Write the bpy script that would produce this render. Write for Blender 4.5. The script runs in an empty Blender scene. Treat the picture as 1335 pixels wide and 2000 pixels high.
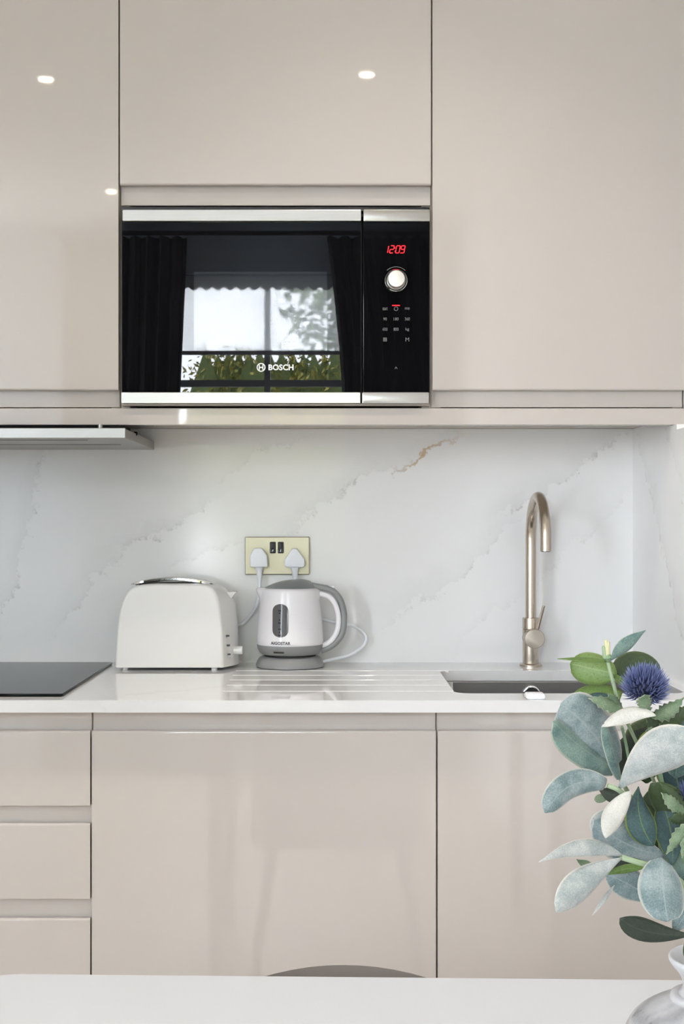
import bpy, bmesh, math, random
from mathutils import Vector, Matrix
random.seed(7)
PI = math.pi
SC = bpy.context.scene
COL = SC.collection

# ------------------------------------------------------------------ camera, sky, sun, exposure
F = 2613.0                       # focal length in pixels of the 1335 x 2000 frame
CX, CY = 650.0, 1020.0           # where the optical axis meets the frame
CAMY, CAMZ = -2.91, 1.205
cd = bpy.data.cameras.new('camera')
cam = bpy.data.objects.new('camera', cd); COL.objects.link(cam)
cam.location = (0, CAMY, CAMZ); cam.rotation_euler = (PI/2, 0, 0)
cd.sensor_fit = 'VERTICAL'; cd.sensor_height = 36.0; cd.sensor_width = 36.0
cd.lens = 36.0*F/2000.0
cd.shift_x = (667.5-CX)/2000.0; cd.shift_y = (CY-1000.0)/2000.0
cd.clip_start = 0.02; cd.clip_end = 200
SC.camera = cam

SKY_COL, SKY_STR = (0.885, 0.935, 1.0), 25.0
w = bpy.data.worlds.new('world'); SC.world = w; w.use_nodes = True
bg = w.node_tree.nodes['Background']
bg.inputs['Color'].default_value = (*SKY_COL, 1); bg.inputs['Strength'].default_value = SKY_STR

sd = bpy.data.lights.new('sun', 'SUN'); sd.energy = 50.0; sd.angle = 0.009; sd.color = (1.0, 0.90, 0.72)
so = bpy.data.objects.new('sun', sd); COL.objects.link(so)
so.rotation_euler = Vector((-0.45, -0.75, -0.85)).to_track_quat('-Z', 'Y').to_euler()

vs = SC.view_settings
vs.view_transform = 'Standard'; vs.look = 'None'; vs.gamma = 1.0; vs.use_curve_mapping = False
vs.exposure = 0.50
SPOT_W = 26.0

# window geometry used by the portal
WX0, WX1, WZ0, WZ1, WY = -0.98, 0.20, 0.80, 2.53, -4.90
pd_ = bpy.data.lights.new('window_portal', 'AREA'); pd_.shape = 'RECTANGLE'
pd_.size = WX1-WX0; pd_.size_y = WZ1-WZ0; pd_.cycles.is_portal = True
po = bpy.data.objects.new('window_portal', pd_); COL.objects.link(po)
po.location = ((WX0+WX1)/2, WY-0.02, (WZ0+WZ1)/2)
po.rotation_euler = (PI/2, 0, 0)      # -Z looks along +Y, into the room

# added window for fill light, unseen, in the wall left of and behind the camera
LY0, LY1, LZ0, LZ1, LX = -4.80, -3.75, 0.60, 2.40, -2.30
pd2 = bpy.data.lights.new('window_portal', 'AREA'); pd2.shape = 'RECTANGLE'
pd2.size = LY1-LY0; pd2.size_y = LZ1-LZ0; pd2.cycles.is_portal = True
po2 = bpy.data.objects.new('window_portal', pd2); COL.objects.link(po2)
po2.location = (LX-0.02, (LY0+LY1)/2, (LZ0+LZ1)/2)
po2.rotation_euler = (PI/2, 0, -PI/2)      # -Z looks along +X, into the room

try:
    SC.cycles.use_denoising = True
    SC.cycles.max_bounces = 10; SC.cycles.diffuse_bounces = 6; SC.cycles.glossy_bounces = 5
    SC.cycles.transparent_max_bounces = 12
    SC.cycles.sample_clamp_indirect = 6.0
    SC.cycles.caustics_reflective = False; SC.cycles.caustics_refractive = False
except Exception:
    pass

def P(x, y, d):
    """pixel of the photograph at depth d (metres in front of the camera) -> world"""
    return Vector(((x-CX)*d/F, CAMY+d, CAMZ-(y-CY)*d/F))
def PX(x, d): return (x-CX)*d/F
def PZ(y, d): return CAMZ-(y-CY)*d/F

# ------------------------------------------------------------------ material helpers
MATS = {}
def mat(name, col, rough=0.5, metal=0.0, ior=1.5, coat=0.0, emis=None, estr=0.0, spec=0.5, sheen=0.0, aniso=0.0):
    m = bpy.data.materials.new(name); m.use_nodes = True
    b = m.node_tree.nodes['Principled BSDF']
    b.inputs['Base Color'].default_value = (*col, 1)
    b.inputs['Roughness'].default_value = rough
    b.inputs['Metallic'].default_value = metal
    b.inputs['IOR'].default_value = ior
    b.inputs['Specular IOR Level'].default_value = spec
    b.inputs['Coat Weight'].default_value = coat
    b.inputs['Coat Roughness'].default_value = 0.03
    b.inputs['Sheen Weight'].default_value = sheen
    b.inputs['Anisotropic'].default_value = aniso
    if emis:
        b.inputs['Emission Color'].default_value = (*emis, 1)
        b.inputs['Emission Strength'].default_value = estr
    MATS[name] = m
    return m
class G:
    """tiny node-graph helper"""
    def __init__(s, m): s.t = m.node_tree; s.b = s.t.nodes['Principled BSDF']
    def n(s, typ, **kw):
        x = s.t.nodes.new(typ)
        for k, v in kw.items():
            if k.startswith('i_'):
                x.inputs[k[2:].replace('_', ' ')].default_value = v
            else: setattr(x, k, v)
        return x
    def l(s, a, b): s.t.links.new(a, b)
    def math(s, op, a, b=None, c=None):
        x = s.n('ShaderNodeMath', operation=op)
        for i, v in enumerate((a, b, c)):
            if v is None: continue
            if isinstance(v, (int, float)): x.inputs[i].default_value = v
            else: s.l(v, x.inputs[i])
        return x.outputs[0]
    def obj(s, scale=(1, 1, 1), loc=(0, 0, 0), rot=(0, 0, 0), out='Object'):
        tc = s.n('ShaderNodeTexCoord'); mp = s.n('ShaderNodeMapping')
        mp.inputs['Scale'].default_value = scale; mp.inputs['Location'].default_value = loc; mp.inputs['Rotation'].default_value = rot
        s.l(tc.outputs[out], mp.inputs[0]); return mp.outputs[0]
    def noise(s, vec, scale, detail=4, rough=0.55, dist=0.0):
        x = s.n('ShaderNodeTexNoise'); x.inputs['Scale'].default_value = scale; x.inputs['Detail'].default_value = detail
        x.inputs['Roughness'].default_value = rough; x.inputs['Distortion'].default_value = dist
        if vec is not None: s.l(vec, x.inputs['Vector'])
        return x.outputs['Fac']
    def mix(s, fac, a, b):
        x = s.n('ShaderNodeMix', data_type='RGBA')
        if isinstance(fac, (int, float)): x.inputs[0].default_value = fac
        else: s.l(fac, x.inputs[0])
        for i, v in ((6, a), (7, b)):
            if isinstance(v, tuple): x.inputs[i].default_value = (*v, 1)
            else: s.l(v, x.inputs[i])
        return x.outputs[2]
    def ramp(s, fac, stops):
        x = s.n('ShaderNodeValToRGB'); e = x.color_ramp.elements
        while len(e) < len(stops): e.new(0.5)
        for el, (p, c) in zip(e, stops):
            el.position = p; el.color = (*c, 1) if isinstance(c, tuple) else (c, c, c, 1)
        s.l(fac, x.inputs[0]); return x.outputs[0]
    def smooth(s, v, a, b):
        x = s.n('ShaderNodeMapRange', interpolation_type='SMOOTHSTEP')
        s.l(v, x.inputs[0]); x.inputs[1].default_value = a; x.inputs[2].default_value = b
        return x.outputs[0]
    def bump(s, h, strength, dist=0.001):
        x = s.n('ShaderNodeBump'); x.inputs['Strength'].default_value = strength; x.inputs['Distance'].default_value = dist
        s.l(h, x.inputs['Height']); s.l(x.outputs[0], s.b.inputs['Normal'])
    def base(s, c): s.l(c, s.b.inputs['Base Color'])

GREIGE = (0.61, 0.535, 0.455)
mg = mat('greige_gloss_lacquer', GREIGE, 0.03, spec=0.5, coat=0.0)
g = G(mg); nz = g.noise(g.obj((1, 1, 1)), 1.3, 2)
g.base(g.mix(nz, (0.53, 0.490, 0.458), (0.545, 0.503, 0.470)))
mat('carcass_greige', (0.50, 0.44, 0.38), 0.35)
mat('dark_gap', (0.035, 0.03, 0.026), 0.7)
mat('plaster_white', (0.80, 0.80, 0.79), 0.8)
mat('wall_paint', (0.72, 0.71, 0.69), 0.8)
mat('wall_blue_grey', (0.40, 0.47, 0.54), 0.8)
mat('white_gloss_plastic', (0.80, 0.79, 0.77), 0.22)
mat('white_plastic', (0.82, 0.845, 0.88), 0.35)
mat('kettle_white', (0.80, 0.785, 0.81), 0.22)
mat('kettle_grey', (0.245, 0.25, 0.25), 0.35)
mat('kettle_grey_lid', (0.20, 0.215, 0.22), 0.3)
mat('smoked_window', (0.22, 0.21, 0.215), 0.08)
mat('print_dark', (0.04, 0.04, 0.045), 0.5)
mat('print_grey', (0.20, 0.20, 0.20), 0.5)
mat('print_white', (0.85, 0.86, 0.88), 0.4)
mat('black_plastic', (0.012, 0.012, 0.013), 0.12)
mat('black_matte', (0.015, 0.014, 0.013), 0.6)
mat('black_glass', (0.004, 0.004, 0.005), 0.01, ior=1.46)
mat('mesh_window_glass', (0.016, 0.018, 0.022), 0.02, ior=1.60)
mat('panel_glass', (0.004, 0.004, 0.005), 0.03, ior=1.36)
mat('led_red', (0.3, 0.0, 0.01), 0.4, emis=(1.0, 0.006, 0.016), estr=1.5)
mat('hob_glass', (0.008, 0.008, 0.009), 0.04, ior=1.13)
mat('chrome', (0.80, 0.80, 0.80), 0.07, 1.0)
mat('nickel_plate', (0.42, 0.39, 0.30), 0.33, 0.9)
mat('knob_silver', (0.78, 0.75, 0.70), 0.3, 0.7)
mat('table_white', (0.54, 0.555, 0.58), 0.30)
g = G(MATS['table_white']); g.base(g.mix(g.smooth(g.noise(g.obj(), 7.0, 2), 0.70, 0.76), (0.54, 0.555, 0.58), (0.45, 0.46, 0.48)))
mat('curtain_charcoal', (0.035, 0.032, 0.032), 0.9, sheen=0.2)
mat('chair_taupe', (0.29, 0.26, 0.24), 0.75, sheen=0.2)
mat('black_metal', (0.02, 0.02, 0.02), 0.4, 0.6)
mat('window_paint', (0.42, 0.46, 0.50), 0.4)
mat('valance_cloth', (0.55, 0.6, 0.64), 0.9)

# brushed steels
def brushed(name, col, rough, aniso, scale):
    m = mat(name, col, rough, 1.0, aniso=aniso)
    g = G(m); nz = g.noise(g.obj(scale), 60, 3)
    g.base(g.mix(nz, tuple(c*0.9 for c in col), tuple(min(1, c*1.08) for c in col)))
    t = g.n('ShaderNodeTangent', direction_type='RADIAL', axis='Z'); g.l(t.outputs[0], g.b.inputs['Tangent'])
    return m
brushed('steel_trim', (0.47, 0.455, 0.435), 0.30, 0.5, (0.3, 1, 12))
brushed('steel_hood', (0.36, 0.35, 0.335), 0.36, 0.2, (0.3, 1, 10))
brushed('steel_sink', (0.37, 0.36, 0.35), 0.30, 0.3, (0.5, 1, 6))
brushed('nickel_tap', (0.57, 0.50, 0.42), 0.24, 0.5, (6, 6, 0.4))

mat('nickel_satin', (0.46, 0.41, 0.35), 0.5, 0.8)
# window glass and sheer fabric
def thin(name, glossy_fac, tint=(1, 1, 1)):
    m = bpy.data.materials.new(name); m.use_nodes = True; t = m.node_tree
    t.nodes.remove(t.nodes['Principled BSDF'])
    tr = t.nodes.new('ShaderNodeBsdfTransparent'); tr.inputs[0].default_value = (*tint, 1)
    gl = t.nodes.new('ShaderNodeBsdfGlossy'); gl.inputs['Roughness'].default_value = 0.01
    mx = t.nodes.new('ShaderNodeMixShader'); mx.inputs[0].default_value = glossy_fac
    t.links.new(tr.outputs[0], mx.inputs[1]); t.links.new(gl.outputs[0], mx.inputs[2])
    t.links.new(mx.outputs[0], t.nodes['Material Output'].inputs[0]); MATS[name] = m
thin('window_glass', 0.05, (0.97, 0.97, 0.97))
m = bpy.data.materials.new('sheer_fabric'); m.use_nodes = True; t = m.node_tree
t.nodes.remove(t.nodes['Principled BSDF'])
tr = t.nodes.new('ShaderNodeBsdfTransparent'); tl = t.nodes.new('ShaderNodeBsdfTranslucent'); tl.inputs[0].default_value = (0.9, 0.93, 0.96, 1)
mx = t.nodes.new('ShaderNodeMixShader'); mx.inputs[0].default_value = 0.3
t.links.new(tr.outputs[0], mx.inputs[1]); t.links.new(tl.outputs[0], mx.inputs[2])
t.links.new(mx.outputs[0], t.nodes['Material Output'].inputs[0]); MATS['sheer_fabric'] = m

# marble-look quartz. Veins follow lines (X, Z) in metres on the slab, broken up by noise
def quartz(name, base, lines, axes, rough=0.10, grey=(0.40, 0.385, 0.37), wk=1.0, solid=False):
    m = mat(name, base, rough); g = G(m)
    co = g.obj(); sp = g.n('ShaderNodeSeparateXYZ'); g.l(co, sp.inputs[0])
    a, b = sp.outputs[axes[0]], sp.outputs[axes[1]]
    n1 = g.noise(co, 5.0, 5, 0.6); n2 = g.noise(co, 26.0, 6, 0.7); n3 = g.noise(co, 3.1, 3); n4 = g.noise(co, 70.0, 5, 0.7)
    wob = g.math('ADD', g.math('MULTIPLY', g.math('SUBTRACT', n1, 0.5), 0.17*wk), g.math('MULTIPLY', g.math('SUBTRACT', n2, 0.5), 0.055*wk))
    wob = g.math('ADD', wob, g.math('MULTIPLY', g.math('SUBTRACT', n4, 0.5), 0.030*wk))
    thinv = None; broad = None; gold = None
    for (x0, z0, x1, z1, wd, st, gd) in lines:
        L = math.hypot(x1-x0, z1-z0); dx, dz = (x1-x0)/L, (z1-z0)/L
        # distance across and position along
        dist = g.math('ADD', g.math('ADD', g.math('MULTIPLY', a, -dz), g.math('MULTIPLY', b, dx)), dz*x0-dx*z0)
        dist = g.math('ADD', dist, wob)
        along = g.math('ADD', g.math('ADD', g.math('MULTIPLY', a, dx), g.math('MULTIPLY', b, dz)), -(dx*x0+dz*z0))
        inside = g.math('MULTIPLY', g.smooth(along, -0.06, 0.05), g.math('SUBTRACT', 1.0, g.smooth(along, L-0.05, L+0.06)))
        ad = g.math('ABSOLUTE', dist)
        tv = g.math('MULTIPLY', g.math('SUBTRACT', 1.0, g.smooth(ad, 0.0004, 0.0075)), inside)
        tv = g.math('MULTIPLY', tv, st)
        bv = g.math('MULTIPLY', g.math('SUBTRACT', 1.0, g.smooth(ad, 0.0, wd)), inside)
        side = g.smooth(dist, -0.004, 0.004)      # the band lies to one side of the thin line
        bv = g.math('MULTIPLY', g.math('MULTIPLY', bv, side), st)
        thinv = tv if thinv is None else g.math('MAXIMUM', thinv, tv)
        broad = bv if broad is None else g.math('MAXIMUM', broad, bv)
        if gd:
            gv = g.math('MULTIPLY', tv, g.smooth(along, L*0.62, L*0.85))
            gold = gv if gold is None else g.math('MAXIMUM', gold, gv)
    speck = g.math('MULTIPLY', g.smooth(n4, 0.46, 0.62), 1.0)
    thinv = g.math('MULTIPLY', thinv, g.math('MULTIPLY', g.math('ADD', g.math('MULTIPLY', speck, 0.7), 0.25), g.smooth(n2, 0.42, 0.60)))
    if solid: thinv = g.math('MINIMUM', g.math('MULTIPLY', g.math('ADD', broad, thinv), 1.2), 1.0)
    cloud = g.smooth(n3, 0.35, 0.75)
    c = g.mix(g.math('MULTIPLY', cloud, 0.35), base, tuple(x*0.90 for x in base))
    c = g.mix(g.math('MULTIPLY', broad, 0.24), c, tuple(x*0.72 for x in base))
    c = g.mix(g.math('MULTIPLY', thinv, 0.9 if solid else 0.62), c, grey)
    if gold is not None: c = g.mix(g.math('MULTIPLY', gold, 0.75), c, (0.55, 0.36, 0.17))
    g.base(c)
    return m
def ln(x0, y0, x1, y1, wd, st, gd=0):
    return (PX(x0, 2.91), PZ(y0, 2.91), PX(x1, 2.91), PZ(y1, 2.91), wd, st, gd)
SPLASH = (0.85, 0.85, 0.85)
quartz('quartz_splashback', SPLASH, [
    ln(560, 1030, 870, 868, 0.05, 1.0, 1), ln(770, 1215, 1000, 1020, 0.07, 0.8), ln(960, 1020, 1225, 850, 0.07, 0.95),
    ln(120, 1220, 250, 1085, 0.08, 0.8), ln(230, 1080, 410, 975, 0.04, 0.9), ln(-10, 1260, 95, 890, 0.06, 0.9),
    ln(330, 1120, 470, 1060, 0.03, 0.5), ln(900, 1260, 1235, 960, 0.03, 0.35), ln(430, 930, 600, 850, 0.04, 0.4)], (0, 2), 0.12)
quartz('quartz_side', SPLASH, [(-0.45, 0.95, -0.05, 1.40, 0.05, 0.8, 0), (-0.60, 1.05, -0.25, 1.42, 0.04, 0.6, 0)], (1, 2), 0.16)
quartz('quartz_worktop', (0.72, 0.72, 0.725), [(-0.40, -0.60, 0.02, -0.25, 0.04, 0.6, 0), (-0.1, -0.55, 0.5, -0.1, 0.03, 0.4, 0)], (0, 1), 0.035)
quartz('vase_marble', (0.50, 0.50, 0.515), [(-0.066, 0.078, -0.018, 0.101, 0.006, 1, 0), (-0.068, 0.070, -0.028, 0.086, 0.006, 0.9, 0), (-0.05, 0.055, 0.02, 0.080, 0.012, 0.8, 0), (-0.07, 0.03, 0.03, 0.065, 0.008, 0.8, 0)], (0, 2), 0.3, grey=(0.10, 0.10, 0.11), wk=0.08, solid=True)

# oak plank
m = mat('oak_plank', (0.42, 0.31, 0.21), 0.38); g = G(m)
oi = g.n('ShaderNodeObjectInfo')
grain = g.noise(g.obj((14, 1.0, 1)), 6.0, 6, 0.6, 1.2)
c = g.ramp(grain, [(0.3, (0.37, 0.30, 0.23)), (0.55, (0.48, 0.41, 0.33)), (0.75, (0.56, 0.49, 0.41))])
g.base(g.mix(g.math('MULTIPLY', oi.outputs['Random'], 0.35), c, (0.34, 0.24, 0.155)))
m = mat('paving', (0.30, 0.30, 0.29), 0.9); g = G(m); g.base(g.mix(g.noise(g.obj(), 8, 5), (0.24, 0.24, 0.235), (0.34, 0.335, 0.32)))
m = mat('hedge_leaf', (0.10, 0.16, 0.03), 0.6); g = G(m)
g.base(g.mix(g.noise(g.obj(), 5.0, 3), (0.055, 0.09, 0.015), (0.34, 0.28, 0.05)))
m = mat('tree_leaf', (0.09, 0.14, 0.05), 0.6)
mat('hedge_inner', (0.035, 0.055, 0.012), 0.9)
mat('bark', (0.10, 0.075, 0.05), 0.9)

# leaves: UV.x along the leaf (0 base..1 tip), UV.y across (0..1)
def leafmat(name, c0, c1, edge, rough=0.85, vein=None, ns=60, edge_amt=0.8, sheen=0.0):
    m = mat(name, c0, rough, sheen=sheen); g = G(m)
    uv = g.n('ShaderNodeUVMap'); sp = g.n('ShaderNodeSeparateXYZ'); g.l(uv.outputs[0], sp.inputs[0])
    ac = g.math('ABSOLUTE', g.math('SUBTRACT', g.math('MULTIPLY', sp.outputs[1], 2.0), 1.0))
    fine = g.noise(g.obj(), ns*14, 3, 0.7); big = g.noise(g.obj(), ns, 3)
    f = g.math('ADD', g.math('MULTIPLY', g.smooth(big, 0.35, 0.68), 0.7), g.math('MULTIPLY', g.smooth(fine, 0.4, 0.65), 0.35))
    c = g.mix(f, c0, c1)
    spk = g.noise(g.obj(), ns*30, 2, 0.8)
    c = g.mix(g.math('MULTIPLY', g.smooth(spk, 0.50, 0.66), 0.5), c, tuple(x*0.55 for x in c0))
    c = g.mix(g.math('MULTIPLY', g.smooth(ac, 0.86, 0.97), edge_amt), c, edge)
    if vein:
        c = g.mix(g.math('MULTIPLY', g.math('SUBTRACT', 1.0, g.smooth(ac, 0.015, 0.06)), 0.6), c, vein)
    g.base(c); g.bump(fine, 0.4, 0.0008)
    tr = g.n('ShaderNodeBsdfTranslucent'); g.l(c, tr.inputs[0])
    mx = g.n('ShaderNodeMixShader'); mx.inputs[0].default_value = 0.12
    g.l(g.b.outputs[0], mx.inputs[1]); g.l(tr.outputs[0], mx.inputs[2])
    g.l(mx.outputs[0], g.t.nodes['Material Output'].inputs[0])
    return m
leafmat('leaf_frost_blue', (0.085, 0.135, 0.140), (0.27, 0.315, 0.315), (0.42, 0.43, 0.37), sheen=0.25, vein=(0.25, 0.29, 0.28))
leafmat('leaf_frost_pale', (0.22, 0.26, 0.25), (0.43, 0.43, 0.41), (0.53, 0.50, 0.44), sheen=0.25)
leafmat('leaf_frost_teal', (0.045, 0.095, 0.090), (0.17, 0.245, 0.205), (0.33, 0.36, 0.27), sheen=0.25, vein=(0.17, 0.23, 0.19))
leafmat('leaf_white', (0.42, 0.42, 0.38), (0.53, 0.51, 0.47), (0.54, 0.52, 0.44), sheen=0.2)
leafmat('leaf_green', (0.070, 0.135, 0.022), (0.130, 0.205, 0.050), (0.18, 0.26, 0.08), 0.5, vein=(0.22, 0.28, 0.11), ns=25)
leafmat('leaf_dark_green', (0.014, 0.034, 0.008), (0.045, 0.075, 0.022), (0.08, 0.12, 0.04), 0.55, ns=30)
leafmat('leaf_dusky', (0.012, 0.020, 0.012), (0.032, 0.044, 0.026), (0.045, 0.06, 0.036), 0.6, vein=(0.05, 0.065, 0.04), ns=30)
leafmat('leaf_deep_blue', (0.012, 0.035, 0.040), (0.05, 0.10, 0.095), (0.21, 0.28, 0.03), 0.7, vein=(0.13, 0.20, 0.04), ns=40)
leafmat('leaf_sage', (0.075, 0.125, 0.065), (0.19, 0.245, 0.155), (0.33, 0.36, 0.25), ns=70)
mat('stem_green', (0.14, 0.21, 0.115), 0.6)
mat('stem_pale', (0.24, 0.31, 0.19), 0.7)
mat('bud_pale', (0.46, 0.45, 0.26), 0.6)
m = mat('thistle_blue', (0.05, 0.07, 0.22), 0.5); g = G(m)
uv = g.n('ShaderNodeUVMap'); sp = g.n('ShaderNodeSeparateXYZ'); g.l(uv.outputs[0], sp.inputs[0])
g.base(g.mix(sp.outputs[0], (0.006, 0.010, 0.050), (0.135, 0.165, 0.33)))
mat('thistle_core', (0.004, 0.006, 0.022), 0.8)

# ------------------------------------------------------------------ mesh helpers
def bx(bm, x0, x1, y0, y1, z0, z1):
    v = [bm.verts.new(c) for c in ((x0,y0,z0),(x1,y0,z0),(x1,y1,z0),(x0,y1,z0),(x0,y0,z1),(x1,y0,z1),(x1,y1,z1),(x0,y1,z1))]
    for f in ((0,3,2,1),(4,5,6,7),(0,1,5,4),(1,2,6,5),(2,3,7,6),(3,0,4,7)): bm.faces.new([v[i] for i in f])
def box(x0, x1, y0, y1, z0, z1):
    bm = bmesh.new(); bx(bm, x0, x1, y0, y1, z0, z1); return bm
def obj(name, bm, material, parent=None, bevel=0.0, segs=2, smooth=True, angle=35, loc=None):
    if bevel > 0:
        bm.normal_update()
        es = [e for e in bm.edges if len(e.link_faces) == 2 and e.calc_face_angle(0) > 0.6]
        bmesh.ops.bevel(bm, geom=es, offset=bevel, segments=segs, profile=0.5, affect='EDGES', clamp_overlap=True)
    bmesh.ops.recalc_face_normals(bm, faces=bm.faces) if not bm.loops.layers.uv else None
    me = bpy.data.meshes.new(name); bm.to_mesh(me); bm.free()
    return mobj(name, me, material, parent, smooth, angle, loc)
def mobj(name, me, material, parent=None, smooth=True, angle=35, loc=None):
    me.materials.clear(); me.materials.append(MATS[material])
    if smooth:
        me.polygons.foreach_set('use_smooth', [True]*len(me.polygons))
        me.set_sharp_from_angle(angle=math.radians(angle))
        for pg in me.polygons:
            if pg.area > 0.0035: pg.use_smooth = False      # broad flat faces keep a true mirror plane
    o = bpy.data.objects.new(name, me); COL.objects.link(o)
    if loc: o.location = loc
    if parent:
        o.parent = parent
        # parents are Empties: keep the world position of geometry modelled in world space
        o.matrix_parent_inverse = parent_inverse(parent)
    return o
def parent_inverse(p):
    M = Matrix.Identity(4)
    chain = []
    while p is not None: chain.append(p); p = p.parent
    for q in reversed(chain): M = M @ q.matrix_parent_inverse @ q.matrix_basis
    return M.inverted()
def tag(o, label=None, cat=None, group=None, kind=None):
    if label: o['label'] = label
    if cat: o['category'] = cat
    if group: o['group'] = group
    if kind: o['kind'] = kind
    return o
def thing(name, label, cat, loc=(0, 0, 0), group=None):
    o = bpy.data.objects.new(name, None); COL.objects.link(o); o.location = loc; o.empty_display_size = 0.05
    return tag(o, label, cat, group)
def extrude_x(prof, x0, x1):
    """prof: list of (y, z) closed polygon"""
    bm = bmesh.new()
    a = [bm.verts.new((x0, y, z)) for y, z in prof]; b = [bm.verts.new((x1, y, z)) for y, z in prof]
    n = len(prof)
    for i in range(n): bm.faces.new((a[i], a[(i+1) % n], b[(i+1) % n], b[i]))
    bm.faces.new(a[::-1]); bm.faces.new(b)
    return bm
def prism_y(poly, y0, y1):
    """poly: (x, z) polygon extruded in y"""
    bm = bmesh.new()
    a = [bm.verts.new((x, y0, z)) for x, z in poly]; b = [bm.verts.new((x, y1, z)) for x, z in poly]
    n = len(poly)
    for i in range(n): bm.faces.new((a[i], a[(i+1) % n], b[(i+1) % n], b[i]))
    bm.faces.new(a[::-1]); bm.faces.new(b)
    return bm
def prism_z(poly, z0, z1):
    bm = bmesh.new()
    a = [bm.verts.new((x, y, z0)) for x, y in poly]; b = [bm.verts.new((x, y, z1)) for x, y in poly]
    n = len(poly)
    for i in range(n): bm.faces.new((a[i], a[(i+1) % n], b[(i+1) % n], b[i]))
    bm.faces.new(a[::-1]); bm.faces.new(b)
    return bm
def rrect(x0, x1, y0, y1, r, n=6):
    pts = []
    for cx, cy, a0 in ((x1-r, y1-r, 0), (x0+r, y1-r, 90), (x0+r, y0+r, 180), (x1-r, y0+r, 270)):
        for i in range(n+1):
            a = math.radians(a0+90*i/n); pts.append((cx+r*math.cos(a), cy+r*math.sin(a)))
    return pts
def lathe(bm, prof, c=(0, 0, 0), n=48, cap0=True, cap1=True):
    """prof: (r, z)"""
    rings = []
    for r, z in prof:
        rings.append([bm.verts.new((c[0]+r*math.cos(2*PI*i/n), c[1]+r*math.sin(2*PI*i/n), c[2]+z)) for i in range(n)])
    for a, b in zip(rings, rings[1:]):
        for i in range(n): bm.faces.new((a[i], a[(i+1) % n], b[(i+1) % n], b[i]))
    if cap0: bm.faces.new(rings[0][::-1])
    if cap1: bm.faces.new(rings[-1])
    return bm
def tube(bm, pts, r, n=12, caps=True):
    """pts: Vectors; r: radius or list"""
    pts = [Vector(p) for p in pts]; N = len(pts)
    rs = r if isinstance(r, (list, tuple)) else [r]*N
    t0 = (pts[1]-pts[0]).normalized()
    up = Vector((0, 0, 1)) if abs(t0.z) < 0.9 else Vector((1, 0, 0))
    s = t0.cross(up).normalized(); rings = []
    for i, p in enumerate(pts):
        t = (pts[min(i+1, N-1)]-pts[max(i-1, 0)]).normalized()
        s = (s-t*s.dot(t)).normalized(); b = t.cross(s)
        rings.append([bm.verts.new(p+(s*math.cos(2*PI*k/n)+b*math.sin(2*PI*k/n))*rs[i]) for k in range(n)])
    for a, b in zip(rings, rings[1:]):
        for k in range(n): bm.faces.new((a[k], a[(k+1) % n], b[(k+1) % n], b[k]))
    if caps: bm.faces.new(rings[0][::-1]); bm.faces.new(rings[-1])
    return bm
def spline(pts, n=8):
    """Catmull-Rom through the points"""
    pts = [Vector(p) for p in pts]; q = [pts[0]*2-pts[1]]+pts+[pts[-1]*2-pts[-2]]; out = []
    for i in range(1, len(q)-2):
        for k in range(n):
            t = k/n; a, b, c, d = q[i-1], q[i], q[i+1], q[i+2]
            out.append(0.5*((2*b)+(c-a)*t+(2*a-5*b+4*c-d)*t*t+(3*b-a-3*c+d)*t**3))
    out.append(pts[-1]); return out
def cyl(bm, a, b, r0, r1=None, n=24):
    return tube(bm, [a, b], [r0, r0 if r1 is None else r1], n)
def text_mesh(txt, size, depth=0.0003, align='CENTER', shear=0.0, bold=0.0):
    cu = bpy.data.curves.new('lettering', 'FONT'); cu.body = txt; cu.size = size; cu.extrude = depth; cu.align_x = align
    cu.align_y = 'CENTER'; cu.shear = shear; cu.offset = bold; cu.resolution_u = 3
    o = bpy.data.objects.new('lettering', cu); COL.objects.link(o)
    dg = bpy.context.evaluated_depsgraph_get()
    me = bpy.data.meshes.new_from_object(o.evaluated_get(dg))
    bpy.data.objects.remove(o); bpy.data.curves.remove(cu)
    return me
def text_front(name, txt, x, y, d, hpx, material, parent, wpx=None, **kw):
    """lettering in the plane facing the room (normal -Y); x, y = centre in photo pixels at depth d"""
    me = text_mesh(txt, 0.01, **kw)
    xs = [v.co.x for v in me.vertices]; ys = [v.co.y for v in me.vertices]
    cx, cy = (min(xs)+max(xs))/2, (min(ys)+max(ys))/2
    s = hpx*d/F/(max(ys)-min(ys)); sx = s if wpx is None else wpx*d/F/(max(xs)-min(xs))
    c = P(x, y, d)
    for v in me.vertices:
        v.co = Vector((c.x+(v.co.x-cx)*sx, c.y-v.co.z, c.z+(v.co.y-cy)*s))
    return mobj(name, me, material, parent, smooth=False)
def struct(o): o['kind'] = 'structure'; return o

# ------------------------------------------------------------------ the room
RX0, RX1, RY0, RY1, CEIL = -2.30, 0.678, WY, 0.0130, 2.80
fl = struct(obj('floor', box(RX0-0.1, RX1+0.1, RY0-0.1, RY1+0.1, -0.12, -0.018), 'dark_gap', smooth=False))
pw = 0.185; k = 0; x = RX0
pl_mesh = {}
while x < RX1-0.01:
    x1 = min(x+pw, RX1); y = RY0 - (k*0.71) % 1.5
    while y < RY1:
        a, b = max(y, RY0), min(y+1.5, RY1)
        if b-a > 0.05:
            obj('plank', box(x+0.0008, x1-0.0008, a+0.0008, b-0.0008, -0.018, 0.0), 'oak_plank', fl, bevel=0.0012, segs=1, smooth=False)
        y += 1.5
    x += pw; k += 1
struct(obj('ceiling', box(RX0-0.22, RX1+0.1, RY0-0.1, RY1+0.1, CEIL, CEIL+0.12), 'plaster_white', smooth=False))
struct(obj('wall_back', box(RX0-0.1, RX1+0.1, RY1, RY1+0.1, 0, CEIL), 'wall_paint', smooth=False))
struct(obj('wall_right', box(RX1, RX1+0.1, RY0, RY1, 0, CEIL), 'wall_paint', smooth=False))
bm = bmesh.new()
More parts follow.
